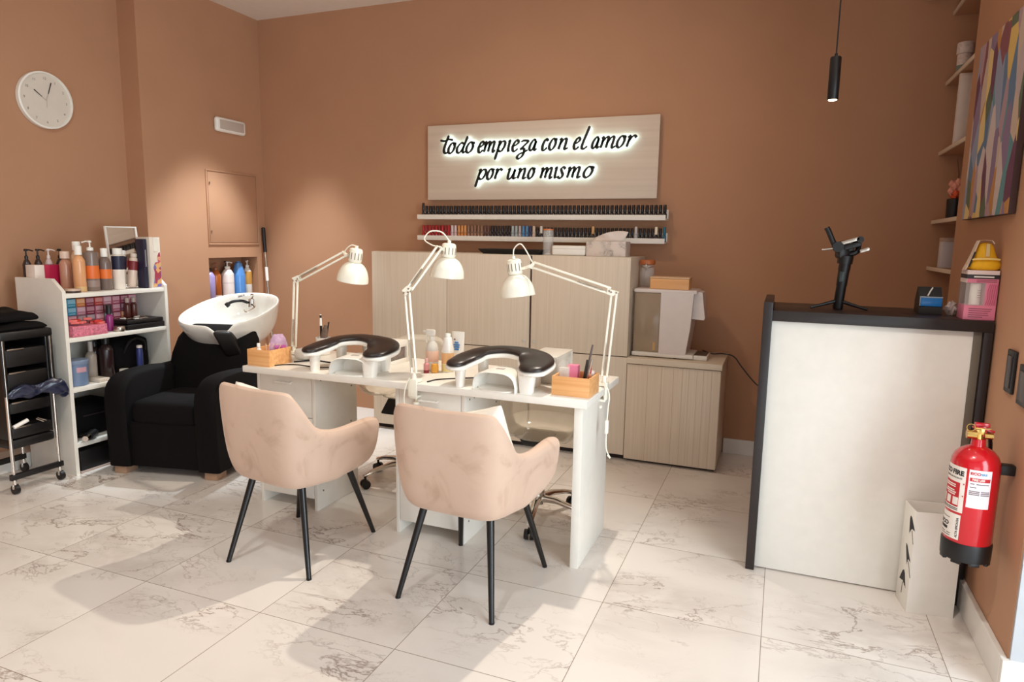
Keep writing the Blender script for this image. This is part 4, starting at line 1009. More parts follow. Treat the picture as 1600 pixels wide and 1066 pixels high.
# ---------------------------------------------------------------- architect lamps on the desk
def desk_lamp(base, elbow, up, captop, rim, label, cordloop, clamp):
    """points in world space; clamp = 'left' | 'front' | 'right' desk edge"""
    B = Vector(base); E, U, CT, RM_ = (Vector(p)-B for p in (elbow, up, captop, rim))
    t = thing('desk_lamp', label, 'lamp', base, 0, 'white architect lamps clamped to the desk')
    out = {'left': Vector((-1, 0, 0)), 'right': Vector((1, 0, 0)), 'front': Vector((0, -1, 0))}[clamp]
    side = Vector((-out.y, out.x, 0))
    # clamp hugging the table edge
    bm = bm_new()
    def ob(c, s):  # box given along out/side axes
        rot = Matrix(((out.x, side.x, 0, 0), (out.y, side.y, 0, 0), (0, 0, 1, 0), (0, 0, 0, 1)))
        box(bm, c, s, .003, rot=rot)
    edge = out*.0   # base sits on the edge line
    ob(out*.012+Vector((0, 0, -.02)), (.014, .045, .085)); ob(-out*.015+Vector((0, 0, .011)), (.05, .045, .016)); ob(-out*.012+Vector((0, 0, -.066)), (.05, .04, .012))
    cyl(bm, -out*.02+Vector((0, 0, -.10)), -out*.02+Vector((0, 0, -.037)), .006, seg=10)
    lathe(bm, [(.016, 0), (.016, .012), (.001, .013)], 14, Matrix.Translation(-out*.02+Vector((0, 0, -.105))))
    fin('clamp', bm, M_lampw, t)
    bm = bm_new(); cyl(bm, (0, 0, .018), (0, 0, .05), .012, .009, 14); fin('pivot', bm, M_lampw, t)
    S = Vector((0, 0, .045))
    def bars(a, b, name, off):
        d = (b-a).normalized(); n = d.cross(Vector((0, 1, 0))).normalized()
        bm = bm_new()
        for s in (-1, 1):
            p, q = a+n*off*s, b+n*off*s
            M, Ln = axis_m(p, q)
            v = box(bm, (0, 0, Ln/2), (.0095, .0095, Ln), .0015)
            for w in v: w.co = M @ w.co
        o = fin(name, bm, M_lampw, t)
        # tension spring beside the lower end
        bm = bm_new(); pts = []
        turns = 22
        for i in range(turns*8+1):
            f = i/(turns*8); c = a+n*off*.2+d*(.03+f*min(.13, (b-a).length*.35)); an = f*turns*2*PI
            e1 = n; e2 = d.cross(n)
            pts.append(c+(e1*math.cos(an)+e2*math.sin(an))*.005+Vector((0, -.009, 0)))
        tube(bm, pts, .0011, 5); fin('spring', bm, M_steel, o)
        return n
    n1 = bars(S, E, 'lower_arm', .012)
    n2 = bars(E+(U-E).normalized()*.02, U, 'upper_arm', .013)
    bm = bm_new()   # elbow: triangular bracket plates with pins
    d1 = (E-S).normalized(); d2 = (U-E).normalized()
    tri = [E+n1*.022+d1*.012, E-n1*.022+d1*.004, E-d1*.018+n1*.004, E+d2*.035-n2*.012, E+d2*.03+n2*.018]
    c = sum(tri, Vector())/5
    tri.sort(key=lambda p: math.atan2((p-c).z, (p-c).x))
    for y in (-.0085, .0065):
        rings(bm, [[p+Vector((0, y, 0)) for p in tri], [p+Vector((0, y+.002, 0)) for p in tri]])
    fin('elbow_bracket', bm, M_lampw, t)
    bm = bm_new()
    for p in (E+n1*.012, E-n1*.012, E+d2*.022): cyl(bm, p+Vector((0, -.0125, 0)), p+Vector((0, .012, 0)), .0042, seg=10)
    fin('pin', bm, M_steel, t)
    # head
    ax = (CT-RM_).normalized(); L = (CT-RM_).length
    Mh = Matrix.Translation(RM_) @ ax.to_track_quat('Z', 'Y').to_matrix().to_4x4()
    R_ = .085
    prof = []
    for i in range(13):
        f = i/12; a = f*PI/2*.93
        prof.append((R_*math.cos(a)**.85 if f < 1 else .035, L*.60*math.sin(a)/math.sin(PI/2*.93)))
    prof[-1] = (max(.034, prof[-1][0]), L*.60)
    inner = [(max(.002, r-.0022), z-.0015) for r, z in reversed(prof)]
    bm = bm_new(); lathe(bm, prof+inner, 40, Mh, cap=False); sh = fin('shade', bm, M_lampw, t)
    bm = bm_new(); lathe(bm, [(.0335, L*.585), (.036, L*.62), (.036, L*.90), (.033, L*.965), (.024, L*.99), (.009, L), (.009, L+.012), (.001, L+.013)], 28, Mh); cp = fin('socket_cap', bm, M_lampw, t)
    bm = bm_new()
    for k in range(12):
        a = k*2*PI/12
        v = box(bm, (0, 0, 0), (.004, .0022, L*.2), .0004)
        Mk = Mh @ Matrix.Rotation(a, 4, 'Z') @ at(0, .0357, L*.77) @ Matrix.Rotation(0, 4, 'Z')
        for w in v: w.co = Mk @ w.co
    fin('vent_slot', bm, mat('vent_dark', rgb(120, 104, 88), .6), cp, flat=True)
    # bulb inside
    bm = bm_new(); lathe(bm, [(.001, L*.22), (.02, L*.26), (.028, L*.36), (.022, L*.48), (.013, L*.55), (.001, L*.56)], 18, Mh); fin('bulb', bm, M_ceram, sh)
    # joint between the arm end and the head
    hp = RM_+ax*L*.68
    bm = bm_new()
    dj = (hp-U); 
    tube(bm, [U, U+dj*.5, hp-dj.normalized()*.03], .006, 8)
    e = U
    tri = [U+n2*.02, U-n2*.02, U+dj.normalized()*.03]
    for y in (-.009, .007): rings(bm, [[p+Vector((0, y, 0)) for p in tri], [p+Vector((0, y+.002, 0)) for p in tri]])
    cyl(bm, U+dj.normalized()*.022+Vector((0, -.016, 0)), U+dj.normalized()*.022+Vector((0, .012, 0)), .007, seg=12)
    fin('head_joint', bm, M_lampw, t)
    bm = bm_new(); tube(bm, [CT+ax*.010]+[Vector(p)-B for p in cordloop]+[U], .0032, 8, 6); fin('cord', bm, M_lampw, t)
    return t
desk_lamp((-2.573, 3.10, TZ), (-2.545, 3.10, 1.197), (-2.215, 3.10, 1.352), (-2.136, 3.10, 1.385), (-2.166, 3.10, 1.205),
          'white architect lamp clamped at the left end of the desk, over the left arm rest', [(-2.17, 3.1, 1.40), (-2.205, 3.1, 1.375)], 'left')
l2 = desk_lamp((-1.569, 2.722, TZ), (-1.632, 2.77, 1.19), (-1.544, 2.93, 1.403), (-1.528, 3.0, 1.422), (-1.541, 3.0, 1.255),
          'white architect lamp clamped at the middle of the front desk edge, cord looping above', [(-1.565, 2.99, 1.474), (-1.612, 2.96, 1.476), (-1.633, 2.94, 1.438), (-1.586, 2.93, 1.411)], 'front')
l3 = desk_lamp((-.740, 3.05, TZ), (-.708, 3.05, 1.212), (-1.103, 3.05, 1.325), (-1.207, 3.05, 1.352), (-1.181, 3.05, 1.172),
          'white architect lamp clamped at the right end of the desk, arm reaching left', [(-1.205, 3.05, 1.40), (-1.175, 3.05, 1.424), (-1.145, 3.05, 1.395)], 'right')
def child_tube(parent, pts, r, name, m):
    bm = bm_new(); tube(bm, [Vector(p)-parent.location for p in pts], r, 8, 6); return fin(name, bm, m, parent)
child_tube(l2, [(-1.58, 2.700, .80), (-1.60, 2.690, .74), (-1.598, 2.686, .66), (-1.57, 2.690, .62)], .003, 'lower_cord', M_lampw)
sc_ = child_tube(l3, [(-.735, 3.02, .80), (-.700, 2.99, .75), (-.698, 2.97, .68), (-.700, 2.965, .60), (-.697, 2.96, .50), (-.675, 2.95, .46), (-.69, 2.955, .47)], .0032, 'lower_cord', M_lampw)
bm = bm_new(); box(bm, Vector((-.699, 2.965, .60))-l3.location, (.016, .02, .065), .004); fin('cord_switch', bm, M_plas, sc_)

# ---------------------------------------------------------------- nail tech arm rests and lamps
def arm_rest(loc, label):
    t = thing('arm_rest', label, 'arm rest', loc, 0, 'black padded arm rests on the desk')
    path = [(-.185, -.160, .103), (-.188, -.09, .110), (-.172, -.01, .124), (-.115, .050, .144), (0, .072, .154), (.115, .055, .146), (.165, -.005, .128), (.175, -.08, .114), (.165, -.150, .106)]
    wid = [.046, .052, .066, .076, .056, .078, .082, .068, .056]
    P = smooth(path, 5); n = len(P)
    W_ = [v.x for v in smooth([(w, 0, 0) for w in wid], 5)]
    def sweep(w0, zt, zb, e):
        R = []
        for i, p in enumerate(P):
            d = P[min(i+1, n-1)]-P[max(i-1, 0)]; d.z = 0; d.normalize(); nn = Vector((-d.y, d.x, 0))
            f = i/(n-1)
            k = min(1, (min(f, 1-f)/.07))**.5 if min(f, 1-f) < .07 else 1
            wide = (W_[i]+w0)*(.25+.75*k)
            R.append([p+nn*wide*math.cos(a)+Vector((0, 0, (zt if math.sin(a) > 0 else zb)*abs(math.sin(a))**e*(1 if math.sin(a) > 0 else -1)*(.35+.65*k))) for a in [2*PI*j/20 for j in range(20)]])
        return R
    bm = bm_new(); R = sweep(0, .022, .008, .75)
    rings(bm, R); fin('pad', bm, M_leather, t, subd=1)
    bm = bm_new(); R = [[v-Vector((0, 0, .014)) for v in r] for r in sweep(.004, .012, .016, .4)]; rings(bm, R); fin('base_shell', bm, M_plas, t)
    for x, y, wt, wb in ((-.172, -.105, .022, .014), (.155, -.105, .040, .029), (-.13, .06, .024, .017), (.14, .06, .024, .017)):
        zt = .095 if y < 0 else .125
        R = []
        for z, w in ((0, wb), (zt*.5, (wb+wt)/2), (zt, wt)):
            R.append([Vector((x+w*math.copysign(abs(math.cos(a))**.5, math.cos(a)), y+.026*math.copysign(abs(math.sin(a))**.5, math.sin(a)), z)) for a in [2*PI*j/20 for j in range(20)]])
        bm = bm_new(); rings(bm, R); fin('leg', bm, M_plas, t)
    return t
arm_rest((-1.990, 2.865, TZ), 'black padded white legged arm rest at the left desk place')
arm_rest((-1.170, 2.855, TZ), 'black padded white legged arm rest at the right desk place')
def nail_lamp(loc, label, rz=0):
    t = thing('nail_lamp', label, 'nail lamp', loc, rz, 'white nail curing lamps under the arm rests')
    def arch(w, h, p):
        return [(w*math.copysign(abs(math.cos(a))**p, math.cos(a)), h*abs(math.sin(a))**p) for a in [PI*i/20 for i in range(21)]]
    R = []
    outer = lambda w, h, y: [Vector((x, y, z)) for x, z in arch(w, h, .62)]
    secs = [(.094, .074, .02), (.104, .084, -.10), (.108, .088, -.096), (.108, .088, -.085), (.104, .092, .0), (.096, .088, .07), (.07, .06, .095)]
    rr_ = [outer(*s) for s in secs]
    bm = bm_new(); rings(bm, rr_, closed=False, cap=False)
    V = [bm.verts.new(v) for v in outer(.07, .06, .0955)]; bm.faces.new(V)
    V = [bm.verts.new(v) for v in outer(.094, .074, .0195)]; bm.faces.new(V)
    fin('hood', bm, M_plas, t)
    bm = bm_new(); poly = [(.106*math.copysign(abs(math.cos(a))**.6, math.cos(a)), .0+.11*math.sin(a)) for a in [2*PI*i/32 for i in range(32)]]
    prism(bm, poly, 0, .006); fin('base_plate', bm, M_plas, t)
    bm = bm_new(); b3(bm, -.02, .02, -.035, -.01, .0905, .0925, .001); fin('button_strip', bm, mat('grey_strip', rgb(190, 178, 170), .4), t)
    return t
nail_lamp((-1.950, 2.825, TZ), 'white arched nail curing lamp under the left arm rest', .1)
nail_lamp((-1.158, 2.818, TZ), 'white arched nail curing lamp under the right arm rest', -.05)

# ---------------------------------------------------------------- wooden trays
def tray(loc, s, label):
    t = thing('bamboo_tray', label, 'tray', loc, 0, 'open bamboo trays on the desk')
    w, d, h = s; th = .008
    for nm, a in (('front_wall', (-w/2, w/2, -d/2, -d/2+th)), ('back_wall', (-w/2, w/2, d/2-th, d/2)), ('side_wall', (-w/2, -w/2+th, -d/2+th, d/2-th)), ('side_wall', (w/2-th, w/2, -d/2+th, d/2-th))):
        bm = bm_new(); b3(bm, a[0], a[1], a[2], a[3], 0, h, .001); fin(nm, bm, M_bamboo, t)
    bm = bm_new(); b3(bm, -w/2+th, w/2-th, -d/2+th, d/2-th, 0, .006); fin('floor', bm, M_bamboo, t)
    return t
tray((-2.497, 2.815, TZ), (.145, .17, .086), 'bamboo tray on the left end of the desk holding a purple pouch')
tray((-.822, 2.855, TZ), (.172, .165, .085), 'bamboo tray on the right end of the desk holding a pink box and tweezers')
Zt = TZ+.0065
bottle('dropper_bottle', 'small white bottle in the left bamboo tray', 'bottle', (-2.530, 2.772, Zt), .014, .085, WH, cap=WH, capr=.009, caph=.022)
for k in range(5):
    bm = bm_new(); a = k*.05-.1; tube(bm, [(0, 0, 0), (.012+a*.1, 0, .05), (.02+a*.25, .004, .102+.004*(k % 2))], lambda s: .006*(1-s*.6), 8)
    one('nail_tip', bm, mat('peach_tip', rgb(236, 190, 158), .4), 'peach nail tip standing in the left bamboo tray', 'nail tip', (-2.505+k*.007, 2.80+.006*k, Zt), group='peach nail tips in the left tray')
M_pouch = mat('purple_clear_pouch', rgb(214, 176, 204), .2, alpha=.62, var=.25, scale=40)
bm = bm_new(); R = []
for z, w, d in ((0, .03, .02), (.03, .05, .03), (.08, .052, .026), (.125, .04, .016), (.15, .024, .006)):
    R.append([Vector((w*math.cos(a), d*math.sin(a)*(1+.1*math.sin(3*a)), z)) for a in [2*PI*j/24 for j in range(24)]])
rings(bm, R); o = one('pouch', bm, M_pouch, 'purple see through pouch bulging out of the left bamboo tray', 'pouch', (-2.468, 2.85, Zt), 1.0)
bm = bm_new(); b3(bm, -.03, .03, -.0335, -.030, .075, .095, .002); fin('label_patch', bm, mat('magenta_print', rgb(186, 80, 150), .5), o)
bm = bm_new(); b3(bm, -.025, .025, -.02, .02, 0, .115, .002)
o = one('pink_box', bm, M_pinkp, 'bright pink box standing in the right bamboo tray', 'box', (-.842, 2.885, Zt)); bm = bm_new(); b3(bm, -.0255, -.012, -.0205, .0205, .003, .112); fin('pale_side', bm, mat('pale_pink_side', rgb(234, 176, 172), .5), o)
bm = bm_new(); b3(bm, -.022, .022, -.015, .015, 0, .105, .004)
one('clear_case', bm, M_glass2, 'frosted clear case beside the pink box in the right bamboo tray', 'case', (-.877, 2.86, Zt))
def stick(name, label, cat, p0, p1, r0, r1, m, tip=None):
    bm = bm_new(); p0 = Vector(p0); d = Vector(p1)-p0
    cyl(bm, (0, 0, 0), d, r0, r1, 10)
    o = one(name, bm, m, label, cat, p0)
    if tip:
        bm = bm_new(); cyl(bm, d*.72, d*1.02, r1*1.25, r1*.9, 10); fin('tip', bm, tip, o)
    return o
stick('tweezers', 'black tweezers leaning in the right bamboo tray', 'tweezers', (-.790, 2.84, Zt+.003), (-.768, 2.84, Zt+.150), .006, .004, M_black)
stick('nail_file', 'long dark grey nail file leaning right in the right bamboo tray', 'nail file', (-.790, 2.858, Zt+.003), (-.752, 2.865, Zt+.215), .0055, .0045, mat('grey_file', rgb(96, 84, 78), .6))
stick('cuticle_pusher', 'silver cuticle pusher leaning in the right bamboo tray', 'tool', (-.775, 2.835, Zt+.003), (-.745, 2.835, Zt+.155), .0045, .004, M_steel)
stick('nail_brush', 'orange handled brush in the right bamboo tray', 'brush', (-.765, 2.845, Zt+.003), (-.752, 2.84, Zt+.125), .005, .006, mat('orange_handle', rgb(226, 130, 80), .4), mat('red_tip', rgb(170, 50, 40), .5))
bm = bm_new(); lathe(bm, [(.018, 0), (.02, .003), (.02, .09), (.001, .092)], 18)
one('glitter_jar', bm, mat('glitter', rgb(214, 196, 190), .3, var=.4, scale=300), 'small glittery jar in the right end of the right bamboo tray', 'jar', (-.768, 2.900, Zt))

# ---------------------------------------------------------------- drawer organisers
def organiser(loc, s, label, side, m=None):
    w, d, h = s
    t = thing('drawer_organiser', label, 'organiser', loc)
    mm = m or M_plas
    for nm, a in (('side', (-w/2, -w/2+.004, -d/2, d/2, .004, h)), ('top', (-w/2, w/2, -d/2, d/2, h, h+.005)), ('bottom', (-w/2, w/2, -d/2, d/2, 0, .004)), ('front', (-w/2, w/2, -d/2, -d/2+.004, .004, h)), ('back', (-w/2, w/2, d/2-.004, d/2, .004, h))):
        bm = bm_new(); b3(bm, *a, .001); fin(nm, bm, mm, t)
    for nm, a in (('window_rail', (w/2-.004, w/2, -d/2, d/2, .004, .026)), ('window_rail', (w/2-.004, w/2, -d/2, d/2, h-.026, h))):
        bm = bm_new(); b3(bm, *a, .001); fin(nm, bm, mm, t)
    bm = bm_new(); b3(bm, w/2-.003, w/2-.001, -d/2+.004, d/2-.004, .026, h-.026); fin('window', bm, mat('thin_clear', rgb(240, 236, 230), .1, alpha=.08), t, flat=True)
    bm = bm_new(); b3(bm, -w/2+.02, w/2-.012, -d/2+.012, d/2-.012, .006, h-.03, .002); fin('contents', bm, side, t)
    for y in (-d/2+.02, d/2-.02):
        bm = bm_new(); b3(bm, w/2-.014, w/2+.003, y-.008, y+.008, 0, h-.002, .002); fin('corner_post', bm, mm, t)
    return t
organiser((-1.945, 3.085, TZ), (.125, .26, .115), 'white organiser with a see through side of brown bits, behind the left arm rest', mat('brown_bits', rgb(116, 84, 66), .6, var=.7, scale=90))
organiser((-1.03, 3.115, TZ), (.15, .27, .125), 'frosted clear drawer organiser behind the right arm rest', mat('white_bits', rgb(226, 218, 208), .6, var=.2, scale=80), M_glass2)
bm = bm_new(); R = []
b3(bm, -.045, .045, -.06, .06, 0, .06, .02, seg=3)
one('white_device', bm, M_plas, 'small white rounded device behind the left side of the left arm rest', 'device', (-2.43, 3.03, TZ))
t = thing('brush_cup', 'white cup behind the left arm rest holding brushes', 'cup', (-2.43, 3.18, TZ))
bm = bm_new(); lathe(bm, [(.034, 0), (.038, .004), (.042, .10), (.039, .10), (.035, .008), (.001, .008)], 28); fin('cup', bm, M_plas, t)
stick('brush', 'black handled brush with white top standing in the white brush cup', 'brush', (-2.445, 3.185, TZ+.0095), (-2.455, 3.195, TZ+.225), .0065, .006, M_black, M_plas)
stick('brush', 'slanted black brush leaning right in the white brush cup', 'brush', (-2.425, 3.18, TZ+.0095), (-2.395, 3.19, TZ+.19), .005, .004, M_black)
bm = bm_new(); tube(bm, [(0, 0, 0), (.006, 0, .06), (.018, .0, .12), (.027, 0, .165)], lambda s: .008+.012*math.sin(PI*min(1, s*1.02)), 12, 3)
one('duster_brush', bm, mat('grey_bristle', rgb(110, 90, 78), .9, var=.3, scale=120), 'grey fluffy dusting brush in the white brush cup', 'brush', (-2.425, 3.165, TZ+.0095))

# bottles in the middle of the desk
t = thing('spray_bottle', 'clear trigger spray bottle beside the middle lamp', 'bottle', (-1.64, 3.03, TZ))
bm = bm_new(); lathe(bm, [(.03, 0), (.033, .004), (.033, .115), (.026, .14), (.013, .155), (.013, .165)], 24); fin('flask', bm, M_glass2, t)
bm = bm_new(); lathe(bm, [(.0335, .05), (.0338, .051), (.0338, .105), (.0335, .106)], 24, cap=False); fin('label_band', bm, mat('peach_label', rgb(232, 190, 166), .5), t)
bm = bm_new(); lathe(bm, [(.015, .163), (.015, .18), (.001, .181)], 16); box(bm, (-.008, 0, .197), (.055, .018, .034), .008); b3(bm, -.05, -.034, -.005, .005, .195, .205, .002); tube(bm, [(-.022, 0, .185), (-.034, 0, .165), (-.03, 0, .145)], .0045, 8, 3); fin('trigger_head', bm, M_glass2, t)
bottle('lotion_bottle', 'white lotion bottle with orange and yellow lower half in the middle of the desk', 'bottle', (-1.555, 3.04, TZ), .031, .185, (246, 240, 230), neck=.42, shoulder=.62, bands=((.24, .54, (240, 186, 130)), (.03, .23, (244, 222, 150))), cap=WH, capr=.0145, caph=.012)
t = thing('cream_tube', 'white squeeze tube with blue print behind the orange lotion bottle', 'tube', (-1.575, 3.20, TZ))
R = []
for z, w, d in ((.022, .019, .019), (.03, .029, .026), (.10, .034, .018), (.178, .037, .004), (.186, .037, .003)):
    R.append([Vector((w*math.cos(a), d*math.sin(a), z)) for a in [2*PI*j/24 for j in range(24)]])
bm = bm_new(); rings(bm, R); fin('tube', bm, M_plas, t)
bm = bm_new(); lathe(bm, [(.021, 0), (.021, .022), (.001, .0225)], 20); fin('cap', bm, M_plas, t)
bm = bm_new(); 
for z, w in ((.130, .010), (.118, .017), (.106, .015), (.094, .012)): b3(bm, -w, w, -.0235, -.0165-.02*(z-.1), z-.004, z+.004, .0005)
fin('blue_print', bm, mat('blue_print', rgb(70, 130, 190), .5), t)
bm = bm_new(); b3(bm, -.018, -.010, -.0165, -.012, .143, .149, .0005); fin('brown_dot', bm, mat('brown_print', rgb(110, 60, 40), .5), t)
t = thing('orange_stopper', 'small yellow orange pot beside the lotion bottle', 'pot', (-1.60, 2.985, TZ))
bm = bm_new(); lathe(bm, [(.014, 0), (.018, .003), (.020, .03), (.015, .045), (.001, .047)], 18); fin('pot', bm, mat('amber_pot', rgb(232, 168, 70), .35), t)
bottle('dropper_bottle', 'small pink bottle with dark red base right of the middle lamp foot', 'bottle', (-1.635, 2.96, TZ), .014, .055, (226, 150, 150), bands=((.02, .3, (140, 40, 50)),), cap=(232, 180, 176), capr=.008, caph=.02)
# cables lying on the desk top
def cable(pts, r, label, m=M_cable, name='cable', cat='cable'):
    bm = bm_new(); tube(bm, pts, r, 7, 7); return one(name, bm, m, label, cat)
zc = TZ+.0035
cable([(-2.43, 2.76, zc), (-2.40, 2.81, zc), (-2.33, 2.84, zc), (-2.20, 2.83, zc), (-2.08, 2.90, zc), (-2.0, 3.0, zc), (-1.99, 3.24, zc)], .0028, 'black cable on the desk from the left tray past the left arm rest')
cable([(-2.41, 2.90, zc), (-2.34, 2.98, zc), (-2.22, 2.97, zc), (-2.10, 2.985, zc+.0001)], .0042, 'short thick black cable behind the left arm rest leg')
cable([(-1.52, 2.76, zc), (-1.50, 2.83, zc), (-1.42, 2.90, zc), (-1.30, 2.975, zc), (-1.16, 2.985, zc), (-1.13, 3.1, zc)], .003, 'black cable on the desk behind the right arm rest')
t = cable([(-2.06, 3.325, .72), (-2.03, 3.33, .66), (-1.99, 3.33, .60), (-1.94, 3.335, .585), (-1.86, 3.335, .60), (-1.80, 3.325, .72)], .003, 'black cable looping below the desk behind the middle pedestal')
# ---------------------------------------------------------------- coffee machine and goods on the low cabinet
LZ = .7005
t = thing('coffee_machine', 'white coffee machine with smoky water tank on the low cabinet', 'coffee machine', (-.69, 4.49, LZ))
bm = bm_new(); b3(bm, -.195, .20, -.125, .125, .006, .035, .008); fin('base', bm, M_white, t)
bm = bm_new(); prism(bm, [(-.02, .03), (.15, .03), (.172, .20), (.185, .43), (-.02, .43)], -.125, .125, Matrix(((1, 0, 0, 0), (0, 0, 1, 0), (0, 1, 0, 0), (0, 0, 0, 1)))); fin('body', bm, mat('machine_white', rgb(226, 214, 208), .35), t)
bm = bm_new(); b3(bm, -.19, -.021, -.118, .118, .036, .42, .008); fin('water_tank', bm, mat('smoky_clear', rgb(206, 182, 154), .12, alpha=.5), t)
bm = bm_new(); b3(bm, -.186, -.024, -.112, .112, .04, .12, .004); fin('water', bm, mat('tank_water', rgb(196, 164, 130), .1, alpha=.4), t)
bm = bm_new(); b3(bm, -.195, .205, -.126, .126, .42, .446, .01); fin('lid', bm, mat('machine_white', rgb(226, 214, 208), .35), t)
bm = bm_new(); prism(bm, [(.18, .44), (.232, .432), (.255, .27), (.248, .258), (.172, .262)], -.085, .085, Matrix(((1, 0, 0, 0), (0, 0, 1, 0), (0, 1, 0, 0), (0, 0, 0, 1)))); fin('brew_head', bm, mat('machine_white', rgb(226, 214, 208), .35), t)
bm = bm_new(); b3(bm, .14, .285, -.10, .10, .0, .030, .006); dt = fin('drip_tray', bm, M_white, t)
bm = bm_new(); b3(bm, .20, .278, -.088, .088, .0295, .032); fin('grate', bm, mat('grey_grate', rgb(120, 108, 98), .4, metal=.6), dt)
bm = bm_new()
for x, y in ((-.16, -.09), (.08, -.09), (-.16, .09), (.08, .09)): cyl(bm, (x, y, 0), (x, y, .008), .012, seg=12)
fin('rubber_foot', bm, M_black, t)
bm = bm_new(); b3(bm, -.06, -.045, -.119, -.1175, .05, .10); fin('level_mark', bm, mat('amber_mark', rgb(206, 160, 100), .4), t)
cable([(-.46, 4.617, .735), (-.40, 4.64, .712), (-.33, 4.66, .714), (-.26, 4.66, .70), (-.20, 4.65, .63), (-.10, 4.62, .53), (.02, 4.58, .48)], .0042, 'black power cable drooping from the coffee machine towards the counter')
t = thing('bamboo_box', 'closed bamboo box lying on the coffee machine', 'box', (-.662, 4.445, LZ+.4465))
bm = bm_new(); b3(bm, -.122, .122, -.07, .07, 0, .066, .003); fin('body', bm, M_bamboo, t)
bm = bm_new(); b3(bm, -.124, .124, -.072, .072, .067, .078, .003); fin('lid', bm, mat('pale_bamboo', rgb(222, 180, 140), .5, var=.05), t)
t = thing('glass_jar', 'clip top glass jar with orange wooden lid behind the bamboo box', 'jar', (-.840, 4.56, LZ+.4465))
bm = bm_new(); lathe(bm, [(.046, 0), (.05, .004), (.05, .11), (.042, .13), (.042, .145), (.039, .145), (.039, .13), (.046, .108), (.046, .006), (.001, .005)], 28); fin('jar', bm, M_glass, t)
bm = bm_new(); lathe(bm, [(.044, .147), (.05, .15), (.052, .165), (.046, .178), (.001, .18)], 28); fin('lid', bm, mat('orange_wood', rgb(180, 98, 48), .45, var=.1), t)
bm = bm_new(); tube(bm, [(-.04, -.015, .135), (-.02, -.046, .13), (.0, -.054, .12), (.02, -.046, .13), (.04, -.015, .135)], .0022, 8, 4); tube(bm, [(0, -.052, .165), (0, -.058, .14), (0, -.053, .11)], .0028, 8, 3); fin('wire_clip', bm, M_steel, t)

# ---------------------------------------------------------------- things on the tall cabinet
CZ = 1.3455
t = thing('serving_tray', 'long black flat tray on the tall cabinet', 'tray', (-1.75, 4.43, CZ))
bm = bm_new(); prism(bm, [(-.20, -.09), (.20, -.09), (.20, .09), (-.20, .09)], 0, .008); fin('floor', bm, M_black, t)
bm = bm_new(); R = []
for k, (o_, z) in enumerate(((0, .006), (.022, .034), (.026, .034), (.004, .006))):
    R.append([Vector((sx_*(.20+o_), sy_*(.09+o_), z)) for sx_, sy_ in ((-1, -1), (1, -1), (1, 1), (-1, 1))])
rings(bm, R, True, False, True); fin('rim', bm, M_black, t)
t = thing('acrylic_cylinder', 'tall clear acrylic holder with orange rim on the tall cabinet', 'holder', (-1.498, 4.42, CZ))
bm = bm_new(); lathe(bm, [(.034, 0), (.036, .003), (.036, .172), (.033, .172), (.033, .008), (.001, .008)], 28); fin('wall', bm, M_glass, t)
bm = bm_new(); lathe(bm, [(.0365, .166), (.037, .168), (.037, .176), (.033, .176), (.033, .166)], 28, cap=False); fin('rim', bm, mat('amber_rim', rgb(206, 120, 70), .3), t)
bm = bm_new(); lathe(bm, [(.036, .0), (.039, .001), (.039, .012), (.001, .013)], 28); fin('foot', bm, M_glass2, t)
bm = bm_new(); b3(bm, -.117, .117, -.055, .055, 0, .066, .013, seg=3)
o = one('white_case', bm, M_plas, 'low white rounded box beside the marble tissue box', 'box', (-1.337, 4.42, CZ))
bm = bm_new(); b3(bm, -.1175, .1175, -.0555, .0555, .044, .0455); fin('lid_seam', bm, mat('seam_grey', rgb(186, 170, 156), .5), o)
t = thing('tissue_box', 'marble patterned tissue box with a tissue pulled up, right end of tall cabinet', 'tissue box', (-1.082, 4.435, CZ))
bm = bm_new(); b3(bm, -.132, .132, -.07, .07, 0, .098, .002); fin('carton', bm, M_tissue, t)
bm = bm_new(); N = 14; grid = []
for i in range(N+1):
    row = []
    for j in range(7):
        u, v = i/N, j/6
        x = -.10+.20*u; z = .097+v*(.03+.052*u)*(.35+.65*math.sin(PI*min(1, u*.62+.25))) + .014*v*u
        y = -.012+.02*math.sin(u*7+v*2)*(.3+v)+.012*v
        row.append(bm.verts.new((x+.028*v*u, y, z)))
    grid.append(row)
for i in range(N):
    for j in range(6): bm.faces.new((grid[i][j], grid[i+1][j], grid[i+1][j+1], grid[i][j+1]))
o = fin('tissue', bm, mat('tissue_paper', rgb(232, 218, 208), .9), t); sm = o.modifiers.new('Solidify', 'SOLIDIFY'); sm.thickness = .0012

# ---------------------------------------------------------------- counter top goods
KZ = 1.1655
t = thing('camera_gimbal', 'black handheld camera gimbal standing on its tripod feet on the counter', 'gimbal', (.235, 3.26, KZ))
for k in range(3):
    a = math.radians((-160, -15, 95)[k])
    d = Vector((math.cos(a), math.sin(a), 0))
    bm = bm_new(); tube(bm, [d*.016+Vector((0, 0, .034)), d*.06+Vector((0, 0, .022)), d*.118+Vector((0, 0, .006))], lambda s: .0085-.003*s, 10); fin('tripod_leg', bm, M_black, t)
bm = bm_new(); lathe(bm, [(.019, .002), (.02, .006), (.02, .10), (.0215, .105), (.0225, .165), (.024, .175), (.024, .198), (.001, .2)], 22, Matrix.Rotation(math.radians(4), 4, 'Y')); fin('handle', bm, M_black, t)
bm = bm_new(); b3(bm, -.006, .012, -.026, -.02, .12, .165, .002); fin('control_pad', bm, mat('green_black', rgb(34, 44, 38), .4), t)
bm = bm_new(); cyl(bm, (.012, 0, .198), (.014, 0, .232), .03, .032, 22); box(bm, (.0, .0, .245), (.05, .05, .05), .012, rot=.4); cyl(bm, (-.02, -.03, .27), (-.02, .03, .27), .022, seg=20); fin('motor', bm, M_black, t)
